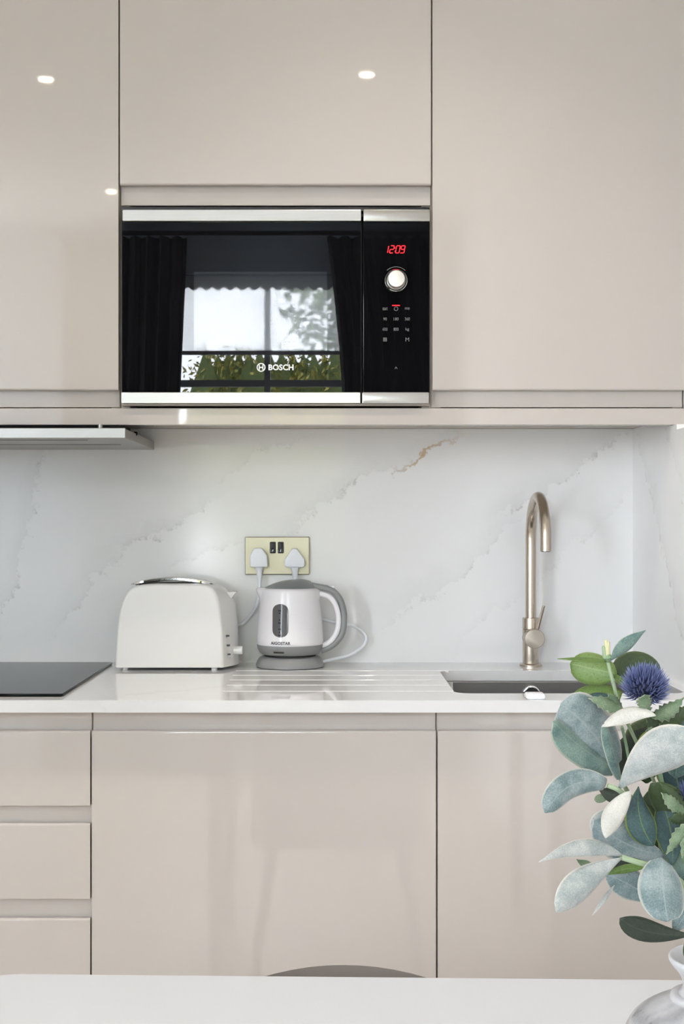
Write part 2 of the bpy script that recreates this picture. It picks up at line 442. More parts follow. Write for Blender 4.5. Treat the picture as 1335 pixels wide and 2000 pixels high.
bx(bm, RX0-0.22, RX0, RY0, LY0, 0, CEIL); bx(bm, RX0-0.22, RX0, LY1, RY1, 0, CEIL)
bx(bm, RX0-0.22, RX0, LY0, LY1, 0, LZ0); bx(bm, RX0-0.22, RX0, LY0, LY1, LZ1, CEIL)
struct(obj('wall_left', bm, 'wall_paint', smooth=False))
fill_win = struct(thing('fill_window', None, None, (RX0-0.12, LY0, LZ0)))  # added opening out of view, there to brighten the room
bm = bmesh.new(); ax0, ax1 = RX0-0.15, RX0-0.10
bx(bm, ax0, ax1, LY0, LY0+0.05, LZ0, LZ1); bx(bm, ax0, ax1, LY1-0.05, LY1, LZ0, LZ1)
bx(bm, ax0, ax1, LY0+0.05, LY1-0.05, LZ0, LZ0+0.05); bx(bm, ax0, ax1, LY0+0.05, LY1-0.05, LZ1-0.05, LZ1)
obj('window_frame', bm, 'window_paint', fill_win, smooth=False)
LM = (LY0+LY1)/2
obj('glazing_bar', box(ax0+0.005, ax1-0.005, LM-0.02, LM+0.02, LZ0+0.05, LZ1-0.05), 'window_paint', fill_win, smooth=False)
for a, b in ((LY0+0.05, LM-0.02), (LM+0.02, LY1-0.05)):
    obj('pane', box(RX0-0.127, RX0-0.123, a, b, LZ0+0.05, LZ1-0.05), 'window_glass', fill_win, smooth=False)
bm = bmesh.new()
bx(bm, RX0-0.1, WX0, RY0-0.22, RY0, 0, CEIL); bx(bm, WX1, RX1+0.1, RY0-0.22, RY0, 0, CEIL)
bx(bm, WX0, WX1, RY0-0.22, RY0, 0, WZ0); bx(bm, WX0, WX1, RY0-0.22, RY0, WZ1, CEIL)
struct(obj('wall_front', bm, 'wall_blue_grey', smooth=False))
# sash window
win = struct(thing('window_1', None, None, (WX0, WY-0.12, WZ0)))
fy0, fy1 = WY-0.15, WY-0.10
bm = bmesh.new()
bx(bm, WX0, WX0+0.045, fy0, fy1, WZ0, WZ1); bx(bm, WX1-0.045, WX1, fy0, fy1, WZ0, WZ1)
bx(bm, WX0+0.045, WX1-0.045, fy0, fy1, WZ0, WZ0+0.05); bx(bm, WX0+0.045, WX1-0.045, fy0, fy1, WZ1-0.05, WZ1)
obj('window_frame', bm, 'window_paint', win, smooth=False)
BARX = PX(520, 7.14); rows = [WZ0+0.05, 1.385, PZ(745, 7.14), WZ1-0.05]
obj('glazing_bar', box(BARX-0.016, BARX+0.016, fy0+0.005, fy1-0.005, WZ0+0.05, WZ1-0.05), 'window_paint', win, smooth=False)
for z in rows[1:3]:
    obj('glazing_bar', box(WX0+0.045, WX1-0.045, fy0+0.006, fy1-0.006, z-0.018, z+0.018), 'window_paint', win, smooth=False)
for i in range(3):
    for (a, b) in ((WX0+0.045, BARX-0.016), (BARX+0.016, WX1-0.045)):
        obj('pane', box(a, b, WY-0.127, WY-0.123, rows[i]+0.018*(i > 0), rows[i+1]-0.018*(i < 2)), 'window_glass', win, smooth=False)
obj('window_sill', box(WX0-0.05, WX1+0.05, RY0, RY0+0.06, WZ0-0.03, WZ0), 'plaster_white', win, bevel=0.004)

# sheer blind with a scalloped valance, curtains on a pole
bl = thing('sheer_blind', 'sheer white blind lowered over the upper panes, mirrored in the microwave door', 'blind', (BARX, WY-0.06, 2.5))
zb = PZ(683, 7.14)
obj('fabric', box(WX0+0.01, WX1-0.01, WY-0.0605, WY-0.0595, zb, 2.50), 'sheer_fabric', bl, smooth=False)
obj('bottom_bar', box(WX0+0.01, WX1-0.01, WY-0.066, WY-0.054, zb-0.022, zb), 'window_paint', bl, bevel=0.003)
obj('headrail', box(WX0+0.01, WX1-0.01, WY-0.085, WY-0.03, 2.49, 2.528), 'valance_cloth', bl, bevel=0.004)
pts = [(WX0+0.012, 2.50), (WX0+0.012, 2.465)]
ns = 18; wv = (WX1-WX0-0.024)/ns
for i in range(ns):
    for k in range(1, 7):
        pts.append((WX0+0.012+wv*(i+k/6), 2.465-0.020*math.sin(PI*k/6)))
pts.append((WX1-0.012, 2.50))
obj('valance', prism_y(pts, WY-0.028, WY-0.025), 'valance_cloth', bl, smooth=False)
def curtain(xa, xb, edge_at, edge, label):
    """a pleated sheet; the inner edge follows edge(z)"""
    c = bmesh.new(); nu, nv = 150, 14; rows_ = []
    for j in range(nv+1):
        z = 0.02+(2.70-0.02)*j/nv; r = []
        x0, x1 = (xa, edge(z)) if edge_at == 'R' else (edge(z), xb)
        for i in range(nu+1):
            u = i/nu; ph = u*2*PI*9
            r.append(c.verts.new((x0+(x1-x0)*u, WY+0.12+0.035*math.sin(ph)+0.008*math.sin(ph*2.3+z*2), z)))
        rows_.append(r)
    for j in range(nv):
        for i in range(nu): c.faces.new((rows_[j][i], rows_[j][i+1], rows_[j+1][i+1], rows_[j+1][i]))
    bmesh.ops.solidify(c, geom=list(c.faces), thickness=0.002)
    o = obj('curtain', c, 'curtain_charcoal', None, angle=60); tag(o, label, 'curtain', 'curtains at the window'); return o
def le(z): return PX(350, 7.02)+(PX(366, 7.02)-PX(350, 7.02))*max(0, min(1, (z-1.7)/1.0))
def re_(z): return PX(668, 7.02)+(PX(638, 7.02)-PX(668, 7.02))*max(0, min(1, (z-1.85)/0.85))**1.4
curtain(-1.42, None, 'R', le, 'charcoal pleated curtain left of the pane reflection in the microwave door')
curtain(None, 0.655, 'L', re_, 'charcoal pleated curtain right of the pane reflection, mirrored in the microwave')
pole = thing('curtain_pole', 'dark metal curtain pole above the charcoal curtains', 'curtain pole', (BARX, WY+0.12, 2.72))
obj('rod', cyl(bmesh.new(), (-1.45, WY+0.12, 2.72), (0.66, WY+0.12, 2.72), 0.012), 'black_metal', pole)
for x in (-1.38, 0.62):
    bm = bmesh.new(); bx(bm, x-0.008, x+0.008, WY, WY+0.12, 2.714, 2.726); obj('bracket', bm, 'black_metal', pole, smooth=False)

# recessed ceiling downlights, each with its own lamp
def downlight(x, y, label):
    t = thing('ceiling_downlight', label, 'downlight', (x, y, CEIL), 'recessed ceiling downlights')
    bm = bmesh.new(); lathe(bm, [(0.027, -0.006), (0.045, -0.004), (0.047, 0.0), (0.027, 0.0)], (x, y, CEIL), 32, False, False)
    obj('bezel', bm, 'chrome', t)
    bm = bmesh.new(); lathe(bm, [(0.025, -0.004), (0.025, -0.001)], (x, y, CEIL), 32); obj('lens', bm, 'lamp_lens', t)
    ld = bpy.data.lights.new('downlight_lamp', 'SPOT'); ld.energy = SPOT_W; ld.color = (1.0, 0.90, 0.79)
    ld.spot_size = math.radians(95); ld.spot_blend = 1.0; ld.shadow_soft_size = 0.02
    lo = bpy.data.objects.new('downlight_lamp', ld); COL.objects.link(lo); lo.location = (x, y, CEIL-0.03)
mat('lamp_lens', (0.9, 0.9, 0.9), 0.3, emis=(1.0, 0.86, 0.66), estr=90.0)
def refl(x, y, H=CEIL-0.004):
    """ceiling point whose mirror image in the wall-unit doors falls on this pixel"""
    path = (H-CAMZ)/((CY-y)/F); return (x-CX)/F*path, -0.336-(path-2.574)
for (px, py, lab) in ((90, 155, 'recessed downlight mirrored high on the left wall-unit door'),
                      (716, 146, 'recessed downlight mirrored high on the door above the microwave'),
                      (218, 374, 'recessed downlight mirrored low on the left wall-unit door'),
                      (700, 374, 'recessed downlight near the window, mirrored on the lip above the microwave')):
    X_, Y_ = refl(px, py); downlight(X_, Y_, lab)
# the same grid carries on over the worktop
downlight(-1.03, -0.95, 'recessed downlight over the hob end of the worktop')
downlight(0.122, -0.95, 'recessed downlight over the drainer end of the worktop')

# garden seen only as a mirror image
gr = tag(obj('patio', box(-14, 14, -20, RY0-0.22, -0.45, -0.35), 'paving', smooth=False), 'grey paved patio outside the window', 'patio', kind='structure')
def foliage(name, boxes, n, s, material, parent, seed):
    rnd = random.Random(seed); vs_, fs = [], []
    for i in range(n):
        b = boxes[rnd.randrange(len(boxes))]
        th, ph = rnd.uniform(0, 2*PI), math.acos(rnd.uniform(-1, 1)); rr = rnd.uniform(0.6, 1.0)
        c = Vector((b[0]+b[3]*rr*math.sin(ph)*math.cos(th), b[1]+b[4]*rr*math.sin(ph)*math.sin(th), b[2]+b[5]*rr*math.cos(ph)))
        a = Vector((rnd.gauss(0, 1), rnd.gauss(0, 1), rnd.gauss(0, 1))).normalized(); d = a.orthogonal().normalized()
        ss = s*rnd.uniform(0.6, 1.3); k = len(vs_)
        vs_ += [c-a*ss, c+d*ss*0.45, c+a*ss, c-d*ss*0.45]; fs.append((k, k+1, k+2, k+3))
    me = bpy.data.meshes.new(name); me.from_pydata(vs_, [], fs)
    return mobj(name, me, material, parent, smooth=False)
HY = -8.3; hd = 2.574+(-0.336-HY)
h = thing('garden_hedge', 'clipped green garden hedge in sunlight, mirrored low in the microwave door', 'hedge', (-0.4, HY, -0.35))
bxs = []
for i in range(26):
    xx = -1.0+i*0.085
    bxs.append((xx, HY+random.uniform(-0.1, 0.1), random.uniform(0.1, 1.0), 0.28, 0.35, 0.55))
    bxs.append((xx, HY+random.uniform(-0.1, 0.1), 1.75, 0.26, 0.33, PZ(674+random.uniform(-7, 9), hd)-1.75))
fo = foliage('foliage', bxs, 42000, 0.028, 'hedge_leaf', h, 3); fo['kind'] = 'stuff'
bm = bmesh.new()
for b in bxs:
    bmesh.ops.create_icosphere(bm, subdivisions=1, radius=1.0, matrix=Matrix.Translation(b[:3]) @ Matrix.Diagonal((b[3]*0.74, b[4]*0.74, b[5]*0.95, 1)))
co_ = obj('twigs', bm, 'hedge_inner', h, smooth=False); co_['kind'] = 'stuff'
for i in range(6):
    obj('trunk', cyl(bmesh.new(), (-0.9+i*0.4, HY, -0.36), (-0.9+i*0.4, HY, 1.2), 0.03, 0.02, 8), 'bark', h)
TY = -11.5; td = 2.574+(-0.336-TY)
t_ = thing('garden_tree', 'pale leafy garden tree behind the sheer blind, mirrored in the microwave', 'tree', (0.1, TY, -0.35))
fo = foliage('crown', [(P(625, 590, td).x, TY, P(0, 590, td).z, 0.42, 0.5, 0.55), (P(665, 640, td).x, TY, P(0, 640, td).z, 0.5, 0.5, 0.6), (P(700, 560, td).x, TY, P(0, 560, td).z, 0.5, 0.5, 0.7)], 520, 0.07, 'tree_leaf', t_, 5); fo['kind'] = 'stuff'
obj('trunk', cyl(bmesh.new(), (PX(665, td), TY, -0.36), (PX(665, td), TY, 3.6), 0.09, 0.05, 10), 'bark', t_)

# ------------------------------------------------------------------ splashbacks and worktop
KX0 = -1.62                       # left end of the kitchen run
obj_ = obj('splashback', box(KX0, 0.6515, 0.0, 0.0125, 0.90, 1.408), 'quartz_splashback', None, smooth=False)
tag(obj_, 'tall white marble-look quartz splashback behind the tap and kettle', 'splashback')
poly = [(-0.62, 0.90), (0.0125, 0.90), (0.0125, 1.408), (-0.314, 1.408), (-0.314, 1.391), (-0.372, 1.391), (-0.372, 1.381), (-0.62, 1.381)]
bm = bmesh.new()
a = [bm.verts.new((0.6515, y, z)) for y, z in poly]; b = [bm.verts.new((0.678, y, z)) for y, z in poly]
for i in range(len(poly)): bm.faces.new((a[i], a[(i+1) % len(poly)], b[(i+1) % len(poly)], b[i]))
bm.faces.new(a[::-1]); bm.faces.new(b)
tag(obj('side_splashback', bm, 'quartz_side', None, smooth=False), 'grey-shaded marble-look quartz panel on the right-hand return wall', 'splashback')

SX0, SX1, SY0, SY1 = 0.218, 0.630, -0.525, -0.161     # sink cut-out
def temp(bm):
    me = bpy.data.meshes.new('cutter'); bmesh.ops.recalc_face_normals(bm, faces=bm.faces); bm.to_mesh(me); bm.free()
    o = bpy.data.objects.new('cutter', me); COL.objects.link(o); return o
wt = temp(box(KX0, 0.678, -0.62, 0.0125, 0.879, 0.90))
cutters = [temp(prism_z(rrect(SX0, SX1, SY0, SY1, 0.028, 8), 0.80, 0.95))]
for yy in (1309, 1318, 1327, 1337, 1349):
    d = 0.304*F/(yy-1020); Y = CAMY+d
    bm = bmesh.new(); r = 0.0058; zc = 0.90+0.0030
    cyl(bm, (-0.20, Y, zc), (SX0+0.02, Y, zc-0.0008), r, r, 20)
    bmesh.ops.create_uvsphere(bm, u_segments=12, v_segments=8, radius=0.0001, matrix=Matrix.Translation((-0.205, Y, zc+0.02)))
    cutters.append(temp(bm))
for c in cutters:
    md = wt.modifiers.new('cut', 'BOOLEAN'); md.operation = 'DIFFERENCE'; md.solver = 'EXACT'; md.object = c
dg = bpy.context.evaluated_depsgraph_get()
me = bpy.data.meshes.new_from_object(wt.evaluated_get(dg))
for c in cutters+[wt]: bpy.data.objects.remove(c)
me.name = 'worktop'
wo = mobj('worktop', me, 'quartz_worktop', None, smooth=True, angle=30)
bv = wo.modifiers.new('edge', 'BEVEL'); bv.width = 0.0012; bv.segments = 2; bv.limit_method = 'ANGLE'; bv.angle_limit = math.radians(60)
tag(wo, 'polished white quartz worktop with five drainer grooves beside the sink', 'worktop')

# ------------------------------------------------------------------ kitchen units
DT = 0.022
def jprofile(yf, z0, z1, lip, top=True):
    """scooped handle-less door: front face at yf, lip height measured along z; profile of (y, z)"""
    s = 1 if top else -1
    def Z(v): return (z1-v) if top else (z0+v)
    h = z1-z0
    pts = [(yf, Z(h)), (yf, Z(lip+0.004))]
    for a in range(0, 91, 15):
        q = math.radians(a); pts.append((yf+0.004-0.004*math.cos(q), Z(lip+0.004-0.004*math.sin(q))))
    for a in range(0, 91, 22):
        q = math.radians(a); pts.append((yf+0.0065+0.002*math.sin(q), Z(lip+0.002-0.002*math.cos(q))))
    pts.append((yf+0.0085, Z(lip+0.010)))
    for a in range(0, 181, 22):
        q = math.radians(a); pts.append((yf+0.0120-0.0035*math.cos(q), Z(lip+0.010+0.0035*math.sin(q))))
    for t_i in (0.2, 0.45, 0.7, 0.9, 1.0):
        pts.append((yf+0.0155+0.0006*math.sin(PI*t_i), Z((lip+0.010)*(1-t_i))))
    pts += [(yf+DT, Z(0)), (yf+DT, Z(h))]
    return pts
def door(name, x0, x1, z0, z1, yf, lip, top, parent):
    bm = extrude_x(jprofile(yf, z0, z1, lip, top), x0, x1)
    return obj(name, bm, 'greige_gloss_lacquer', parent, angle=30)
def carcass(parent, x0, x1, y0, y1, z0, z1, top=True, shelf=None, name='carcass'):
    bm = bmesh.new(); t = 0.018
    bx(bm, x0, x0+t, y0, y1, z0, z1); bx(bm, x1-t, x1, y0, y1, z0, z1)
    bx(bm, x0+t, x1-t, y0, y1, z0, z0+t); bx(bm, x0+t, x1-t, y1-0.008, y1, z0+t, z1-(t if top else 0))
    if top: bx(bm, x0+t, x1-t, y0, y1, z1-t, z1)
    if shelf: bx(bm, x0+t, x1-t, y0, y1-0.008, shelf-t, shelf)
    return obj(name, bm, 'carcass_greige', parent, smooth=False)
UF, UB = -0.336, -0.314           # wall-unit door front / carcass front
UD = 2.574
XA, XB = PX(232.5, UD), PX(842.5, UD)     # vertical joints
ZU0, ZU1 = PZ(794, UD), 2.32
GAP = 0.0015
def wall_unit(x0, x1, label, dz0=ZU0, lip=0.031, shelf=None):
    t = thing('wall_cabinet', label, 'cabinet', ((x0+x1)/2, -0.16, 1.408), 'wall cabinets')
    carcass(t, x0+0.0003, x1-0.0003, UB+0.0006, -0.0002, 1.4085, ZU1, shelf=shelf)
    door('door', x0+GAP, x1-GAP, dz0, ZU1, UF, lip, False, t)
    return t
wall_unit(XA-0.60, XA, 'tall greige gloss wall cabinet left of the microwave')
wall_unit(KX0, XA-0.60, 'greige gloss wall cabinet at the far left end of the run')
wall_unit(XA, XB, 'greige gloss wall cabinet whose short door sits above the microwave', PZ(397.5, UD), 0.0355, shelf=PZ(399, UD))
wall_unit(XB, 0.6765, 'wide greige gloss wall cabinet right of the microwave, above the tap')
t = tag(obj('pelmet', box(KX0, 0.6775, UF, UF+0.020, PZ(830, UD), PZ(797.5, UD)), 'greige_gloss_lacquer', None, bevel=0.0015),
        'long greige gloss pelmet strip under the wall cabinets', 'pelmet')

# base units
BF, BD = -0.600, 2.31
BA, BB = PX(177.5, BD), PX(852.5, BD)
zt = PZ(1393, BD)
def base_unit(x0, x1, label, fronts, top=True, cat='cabinet', drawers=False):
    t = thing('base_cabinet' if not drawers else 'drawer_unit', label, cat, ((x0+x1)/2, -0.3, 0), 'base cabinets')
    carcass(t, x0+0.0003, x1-0.0003, BF+DT+0.0006, -0.05, 0.15, 0.8785, top=top)
    for (za, zb_, lip) in fronts:
        door('drawer_front' if drawers else 'door', x0+GAP, x1-GAP, za, zb_, BF, lip, True, t)
    obj('plinth', box(x0+0.0003, x1-0.0003, -0.54, -0.522, 0.0, 0.1495), 'carcass_greige', t, smooth=False)
    return t
lipb = zt-PZ(1427, BD)
base_unit(BA-0.60, BA, 'greige gloss three-drawer unit under the hob', [
    (PZ(1573.5, BD), zt, lipb), (PZ(1755.5, BD), PZ(1575, BD), PZ(1575, BD)-PZ(1608.5, BD)), (0.155, PZ(1757, BD), PZ(1757, BD)-PZ(1794, BD))], cat='drawers', drawers=True)
base_unit(BA, BB, 'greige gloss base cabinet under the toaster and kettle', [(0.155, zt, lipb)])
base_unit(BB, 0.6765, 'greige gloss base cabinet under the sink, behind the bouquet', [(0.155, zt, lipb)], top=False)
base_unit(KX0, BA-0.60, 'greige gloss base cabinet at the far left end of the run', [(0.155, zt, lipb)])

# ------------------------------------------------------------------ sink, tap, hob, hood
sk = thing('kitchen_sink', 'undermounted brushed steel sink bowl below the tap', 'sink', ((SX0+SX1)/2, (SY0+SY1)/2, 0.72))
bm = bmesh.new(); rings = []
lay = [(0.010, 0.8785, 0.036), (0.004, 0.8785, 0.032), (0.003, 0.876, 0.031), (0.001, 0.76, 0.034), (-0.003, 0.735, 0.04), (-0.012, 0.722, 0.04), (-0.03, 0.717, 0.04), (-0.12, 0.713, 0.03)]
for off, z, r in lay:
    off = min(off, 0.017)
    rings.append([bm.verts.new((x, y, z)) for x, y in rrect(SX0-off, SX1+off, SY0-off, SY1+off, r, 8)])
for a, b in zip(rings, rings[1:]):
    for i in range(len(a)): bm.faces.new((a[i], a[(i+1) % len(a)], b[(i+1) % len(a)], b[i]))
bm.faces.new(rings[-1])
obj('bowl', bm, 'steel_sink', sk)
c = P(1038, 1356, 2.746)
ov = bmesh.new()
ri = [(0.017, 0.0), (0.0175, -0.002), (0.0150, -0.0032), (0.0125, -0.0028), (0.0115, -0.0010)]
rr = [[ov.verts.new((c.x+r*math.cos(2*PI*i/32), SY1-0.0005+y, c.z+r*math.sin(2*PI*i/32))) for i in range(32)] for r, y in ri]
for a, b in zip(rr, rr[1:]):
    for i in range(32): ov.faces.new((a[i], a[(i+1) % 32], b[(i+1) % 32], b[i]))
ovo = obj('overflow', ov, 'chrome', sk)
obj('overflow_hole', cyl(bmesh.new(), (c.x, SY1-0.0008, c.z), (c.x, SY1-0.0018, c.z), 0.0118), 'black_matte', ovo)
bm = bmesh.new(); cyl(bm, (c.x, SY1-0.0018, c.z), (c.x, SY1-0.006, c.z), 0.0055, 0.004); obj('overflow_cap', bm, 'chrome', ovo)
bm = bmesh.new(); lathe(bm, [(0.045, 0), (0.044, 0.003), (0.03, 0.002), (0.028, 0.0005)], (0.424, -0.343, 0.713), 32); obj('drain', bm, 'chrome', sk)

bk = obj('white_block', prism_y(rrect(PX(1026.5, 2.305), PX(1064, 2.305), 0.90, PZ(1354, 2.305), 0.0045, 5), -0.605-0.004, -0.605+0.022), 'white_plastic', None, bevel=0.002)
tag(bk, 'small white rounded block on the worktop edge in front of the sink', 'block')

TX, TD = PX(1036, 2.837), 2.837; TYY = CAMY+TD
tap = thing('kitchen_tap', 'tall brushed nickel swan-neck mixer tap standing behind the sink', 'tap', (TX, TYY, 0.90))
bm = bmesh.new(); lathe(bm, [(0.0240, 0), (0.0240, 0.004), (0.021, 0.006), (0.0175, 0.0065)], (TX, TYY, 0.9), 40); obj('base_ring', bm, 'nickel_tap', tap)
zc0, zc1 = PZ(1229, TD), PZ(1206, TD)
bm = bmesh.new(); lathe(bm, [(0.0175, 0.006), (0.0175, zc0-0.9)], (TX, TYY, 0.9), 40); obj('body', bm, 'nickel_tap', tap)
bm = bmesh.new(); lathe(bm, [(0.0165, zc0-0.9+0.0005), (0.0178, zc0-0.9+0.0015), (0.0178, zc1-0.9-0.001), (0.0168, zc1-0.9), (0.011, zc1-0.9)], (TX, TYY, 0.9), 40); obj('collar', bm, 'nickel_tap', tap)
R = 0.086; ztop = 1.268; zs = ztop-0.0115-R
path = [Vector((TX, TYY, zc1-0.002)), Vector((TX, TYY, zc1+0.1)), Vector((TX, TYY, zs-0.02))]
for i in range(0, 25):
    a = PI*i/24*1.0; path.append(Vector((TX+0.004*(1-math.cos(a))/2, TYY-R+R*math.cos(a), zs+R*math.sin(a))))
zend = PZ(1077, TD-2*R)
path.append(Vector((TX+0.004, TYY-2*R-0.001, zend)))
obj('spout', tube(bmesh.new(), path, 0.0112, 28), 'nickel_tap', tap)
tip = path[-1]
obj('aerator', cyl(bmesh.new(), tip+Vector((0, 0, 0.0002)), tip-Vector((0, 0, 0.0008)), 0.0085), 'black_matte', tap)
lc = P(1044.5, 1248, TD-0.035); lz = lc.z; lx = lc.x
bm = bmesh.new(); tube(bm, [(lx-0.002, TYY+0.004, lz), (lx, lc.y+0.0015, lz), (lx, lc.y, lz)], [0.0200, 0.0205, 0.0190], 40)
lv = obj('lever_hub', bm, 'nickel_satin', tap)
a = P(1049, 1232, TD-0.022); b = P(1061.5, 1183, TD-0.030)
obj('lever', tube(bmesh.new(), [a, b], [0.0030, 0.0033], 14), 'nickel_tap', tap)

hx1 = PX(122, 2.336)
hob = thing('induction_hob', 'black glass hob set on the left of the worktop', 'hob', (hx1-0.29, -0.31, 0.90))
obj('glass_top', prism_z(rrect(hx1-0.58, hx1, CAMY+2.336, -0.042, 0.004, 3), 0.9008, 0.9055), 'hob_glass', hob, bevel=0.0012)
obj('edge_seal', box(hx1-0.577, hx1-0.003, CAMY+2.339, -0.045, 0.9002, 0.9012), 'black_matte', hob, smooth=False)

hd_ = thing('cooker_hood', 'slim pull-out stainless cooker hood under the left wall cabinet', 'cooker hood', (-0.69, -0.2, 1.363))
HX1, HX0, HYF = -0.389, -0.99, CAMY+2.504
hz0, hz1 = PZ(855.5, 2.504), PZ(836, 2.504)
obj('tray', box(HX0, HX1, HYF+0.003, -0.0008, hz0, hz1-0.001), 'steel_hood', hd_, bevel=0.0008)
obj('front_bar', box(HX0, HX1+0.0004, HYF, HYF+0.0028, hz0-0.0002, hz1), 'steel_hood', hd_, bevel=0.0008)
for (y0, y1, x1) in ((-0.345, -0.342, -0.47), (-0.20, -0.198, -0.43), (-0.34, -0.20, -0.47)):
    if y1-y0 < 0.01: obj('filter_seam', box(HX0+0.05, x1, y0, y1, hz0-0.0006, hz0-0.0001), 'black_matte', hd_, smooth=False)
obj('motor_housing', box(HX0+0.03, HX1-0.05, -0.29, -0.01, hz1-0.0008, 1.4082), 'black_matte', hd_, smooth=False)
obj('slide_knob', cyl(bmesh.new(), (PX(195, 2.52), HYF+0.02, hz1-0.001), (PX(195, 2.52), HYF+0.02, hz1+0.008), 0.0045), 'steel_hood', hd_)
for (x, z, s) in ((266, 836, 0.004), (272, 838, 0.005), (270, 845, 0.004), (278, 848, 0.003)):
    p = P(x, z, 2.65); obj('clip', box(HX1-0.004, HX1+0.0012, p.y-0.006, p.y+0.006, min(p.z, hz1)-s, min(p.z, hz1)+s*0.6), 'black_plastic', hd_, bevel=0.0008)
for (x, r, lab) in ((681, 0.020, 'round dark puck light under the wall cabinet, above the double socket'), (815, 0.012, 'small dark cable cap under the wall cabinet, right of the puck light')):
    p = bmesh.new(); lathe(p, [(r*0.9, -0.007), (r, -0.005), (r, 0)], (PX(x, 2.70), CAMY+2.70, 1.4084), 28)
    tag(obj('puck_light' if r > 0.015 else 'cable_cap', p, 'black_plastic'), lab, 'puck light' if r > 0.015 else 'cap')

# ------------------------------------------------------------------ microwave
MD = 2.566; MY = CAMY+MD
mw = thing('microwave', 'built-in black glass microwave with brushed steel strips, above the toaster', 'microwave', ((XA+XB)/2, -0.2, PZ(789, MD)))
mx0, mx1 = XA+0.0195, XB-0.0195
obj('housing', box(mx0, mx1, UB+0.004, -0.02, PZ(788, MD)+0.001, PZ(409, MD)), 'black_matte', mw, smooth=False)
fx0, fx1 = PX(236, MD), PX(839.5, MD)
obj('gap_shadow_strip', box(fx0, fx1, MY+0.010, UB+0.004, PZ(410, MD), PZ(402, MD)), 'black_plastic', mw, smooth=False)  # black strip standing in for the shadow in the niche gap above the microwave
obj('lower_strip', box(fx0, fx1, MY+0.012, UB+0.004, PZ(791, MD)-0.0003, PZ(787, MD)), 'carcass_greige', mw, smooth=False)
dr = obj('door', box(PX(236.5, MD), PX(706, MD), MY+0.004, UB+0.003, PZ(787, MD), PZ(410, MD)), 'black_glass', mw, bevel=0.0015)
cp = obj('control_panel', box(PX(708.5, MD), PX(839, MD), MY+0.004, UB+0.003, PZ(787, MD), PZ(410, MD)), 'panel_glass', mw, bevel=0.0015)
for (xa, xb_, ya, yb_, par) in ((238.5, 705, 409, 431, dr), (709.5, 839, 409, 431.5, cp), (236, 703.5, 766, 787.5, dr), (707, 837.5, 766, 788, cp)):
    obj('steel_strip', prism_y(rrect(PX(xa, MD-0.004), PX(xb_, MD-0.004), PZ(yb_, MD-0.004), PZ(ya, MD-0.004), 0.0018, 4), MY-0.002, MY+0.0045), 'steel_trim', par, bevel=0.0007)
obj('mesh_window', box(PX(378, MD), PX(638.5, MD), MY+0.0036, MY+0.0045, PZ(683, MD), PZ(530, MD)), 'mesh_window_glass', dr, smooth=False)
# maker's name and ring emblem
text_front('lettering', 'BOSCH', 548.5, 717.5, MD+0.0032, 11.5, 'print_white', dr, wpx=49, bold=0.0003)
def ring_front(name, x, y, d, r0, r1, material, par, n=32, a0=0, a1=360):
    bm = bmesh.new(); c = P(x, y, d); s = d/F; A = []
    m_ = n if a1-a0 < 360 else n
    for i in range(n+1):
        q = math.radians(a0+(a1-a0)*i/n)
        A.append([bm.verts.new((c.x+r*s*math.cos(q), c.y+o, c.z+r*s*math.sin(q))) for r, o in ((r0, 0), (r1, 0), (r1, 0.0004), (r0, 0.0004))])
    for a, b in zip(A, A[1:]):
        for k in range(4): bm.faces.new((a[k], a[(k+1) % 4], b[(k+1) % 4], b[k]))
    return obj(name, bm, material, par, smooth=False)
ring_front('emblem_ring', 509.5, 717.5, MD+0.0032, 6.6, 8.6, 'print_white', dr)
bm = bmesh.new(); s = MD/F; c = P(509.5, 717.5, MD+0.0032)
for (xa, xb_, za, zb_) in ((-4.6, -2.6, -5.2, 5.2), (2.6, 4.6, -5.2, 5.2), (-2.6, 2.6, -1.1, 1.1)):
    bx(bm, c.x+xa*s, c.x+xb_*s, c.y, c.y+0.0004, c.z+za*s, c.z+zb_*s)
obj('emblem_mark', bm, 'print_white', dr, smooth=False)
# seven-segment clock
SEG = {'1': 'bc', '2': 'abged', '0': 'abcdef', '9': 'abcdfg'}
bm = bmesh.new(); s = MD/F; y0c = MY+0.0036
def seg(cx, cy, ch):
    w_, h_, th = 7.2, 14.0, 1.7
    S = {'a': (0, h_/2, 'h'), 'd': (0, -h_/2, 'h'), 'g': (0, 0, 'h'), 'f': (-w_/2, h_/4, 'v'), 'b': (w_/2, h_/4, 'v'), 'e': (-w_/2, -h_/4, 'v'), 'c': (w_/2, -h_/4, 'v')}
    for k in SEG[ch]:
        x, y, o = S[k]
        dx, dy = ((w_/2-0.6, th/2) if o == 'h' else (th/2, h_/4-0.5))
        vsq = []
        for (ax, ay) in ((-dx, -dy), (dx, -dy), (dx, dy), (-dx, dy)):
            X, Y = x+ax, y+ay; X += 0.20*Y
            p = P(cx+X, cy-Y, MD+0.0036); vsq.append(p)
        a = [bm.verts.new((p.x, y0c-0.0002, p.z)) for p in vsq]; b = [bm.verts.new((p.x, y0c+0.0005, p.z)) for p in vsq]
        for i in range(4): bm.faces.new((a[i], a[(i+1) % 4], b[(i+1) % 4], b[i]))
        bm.faces.new(a)
for cx, ch in ((756, '1'), (765, '2'), (776.5, '0'), (786, '9')): seg(cx-2 if ch == '1' else cx, 487, ch)
for yy in (484, 490):
    p = P(771, yy, MD); bx(bm, p.x-0.0006, p.x+0.0006, y0c-0.0002, y0c+0.0005, p.z-0.0006, p.z+0.0006)
obj('clock_digits', bm, 'led_red', cp, smooth=False)
p = P(773, 596, MD); obj('indicator_light', box(p.x-0.0075, p.x+0.0075, y0c-0.0002, y0c+0.0005, p.z-0.0009, p.z+0.0009), 'led_red', cp, smooth=False)
c = P(773, 548, MD)
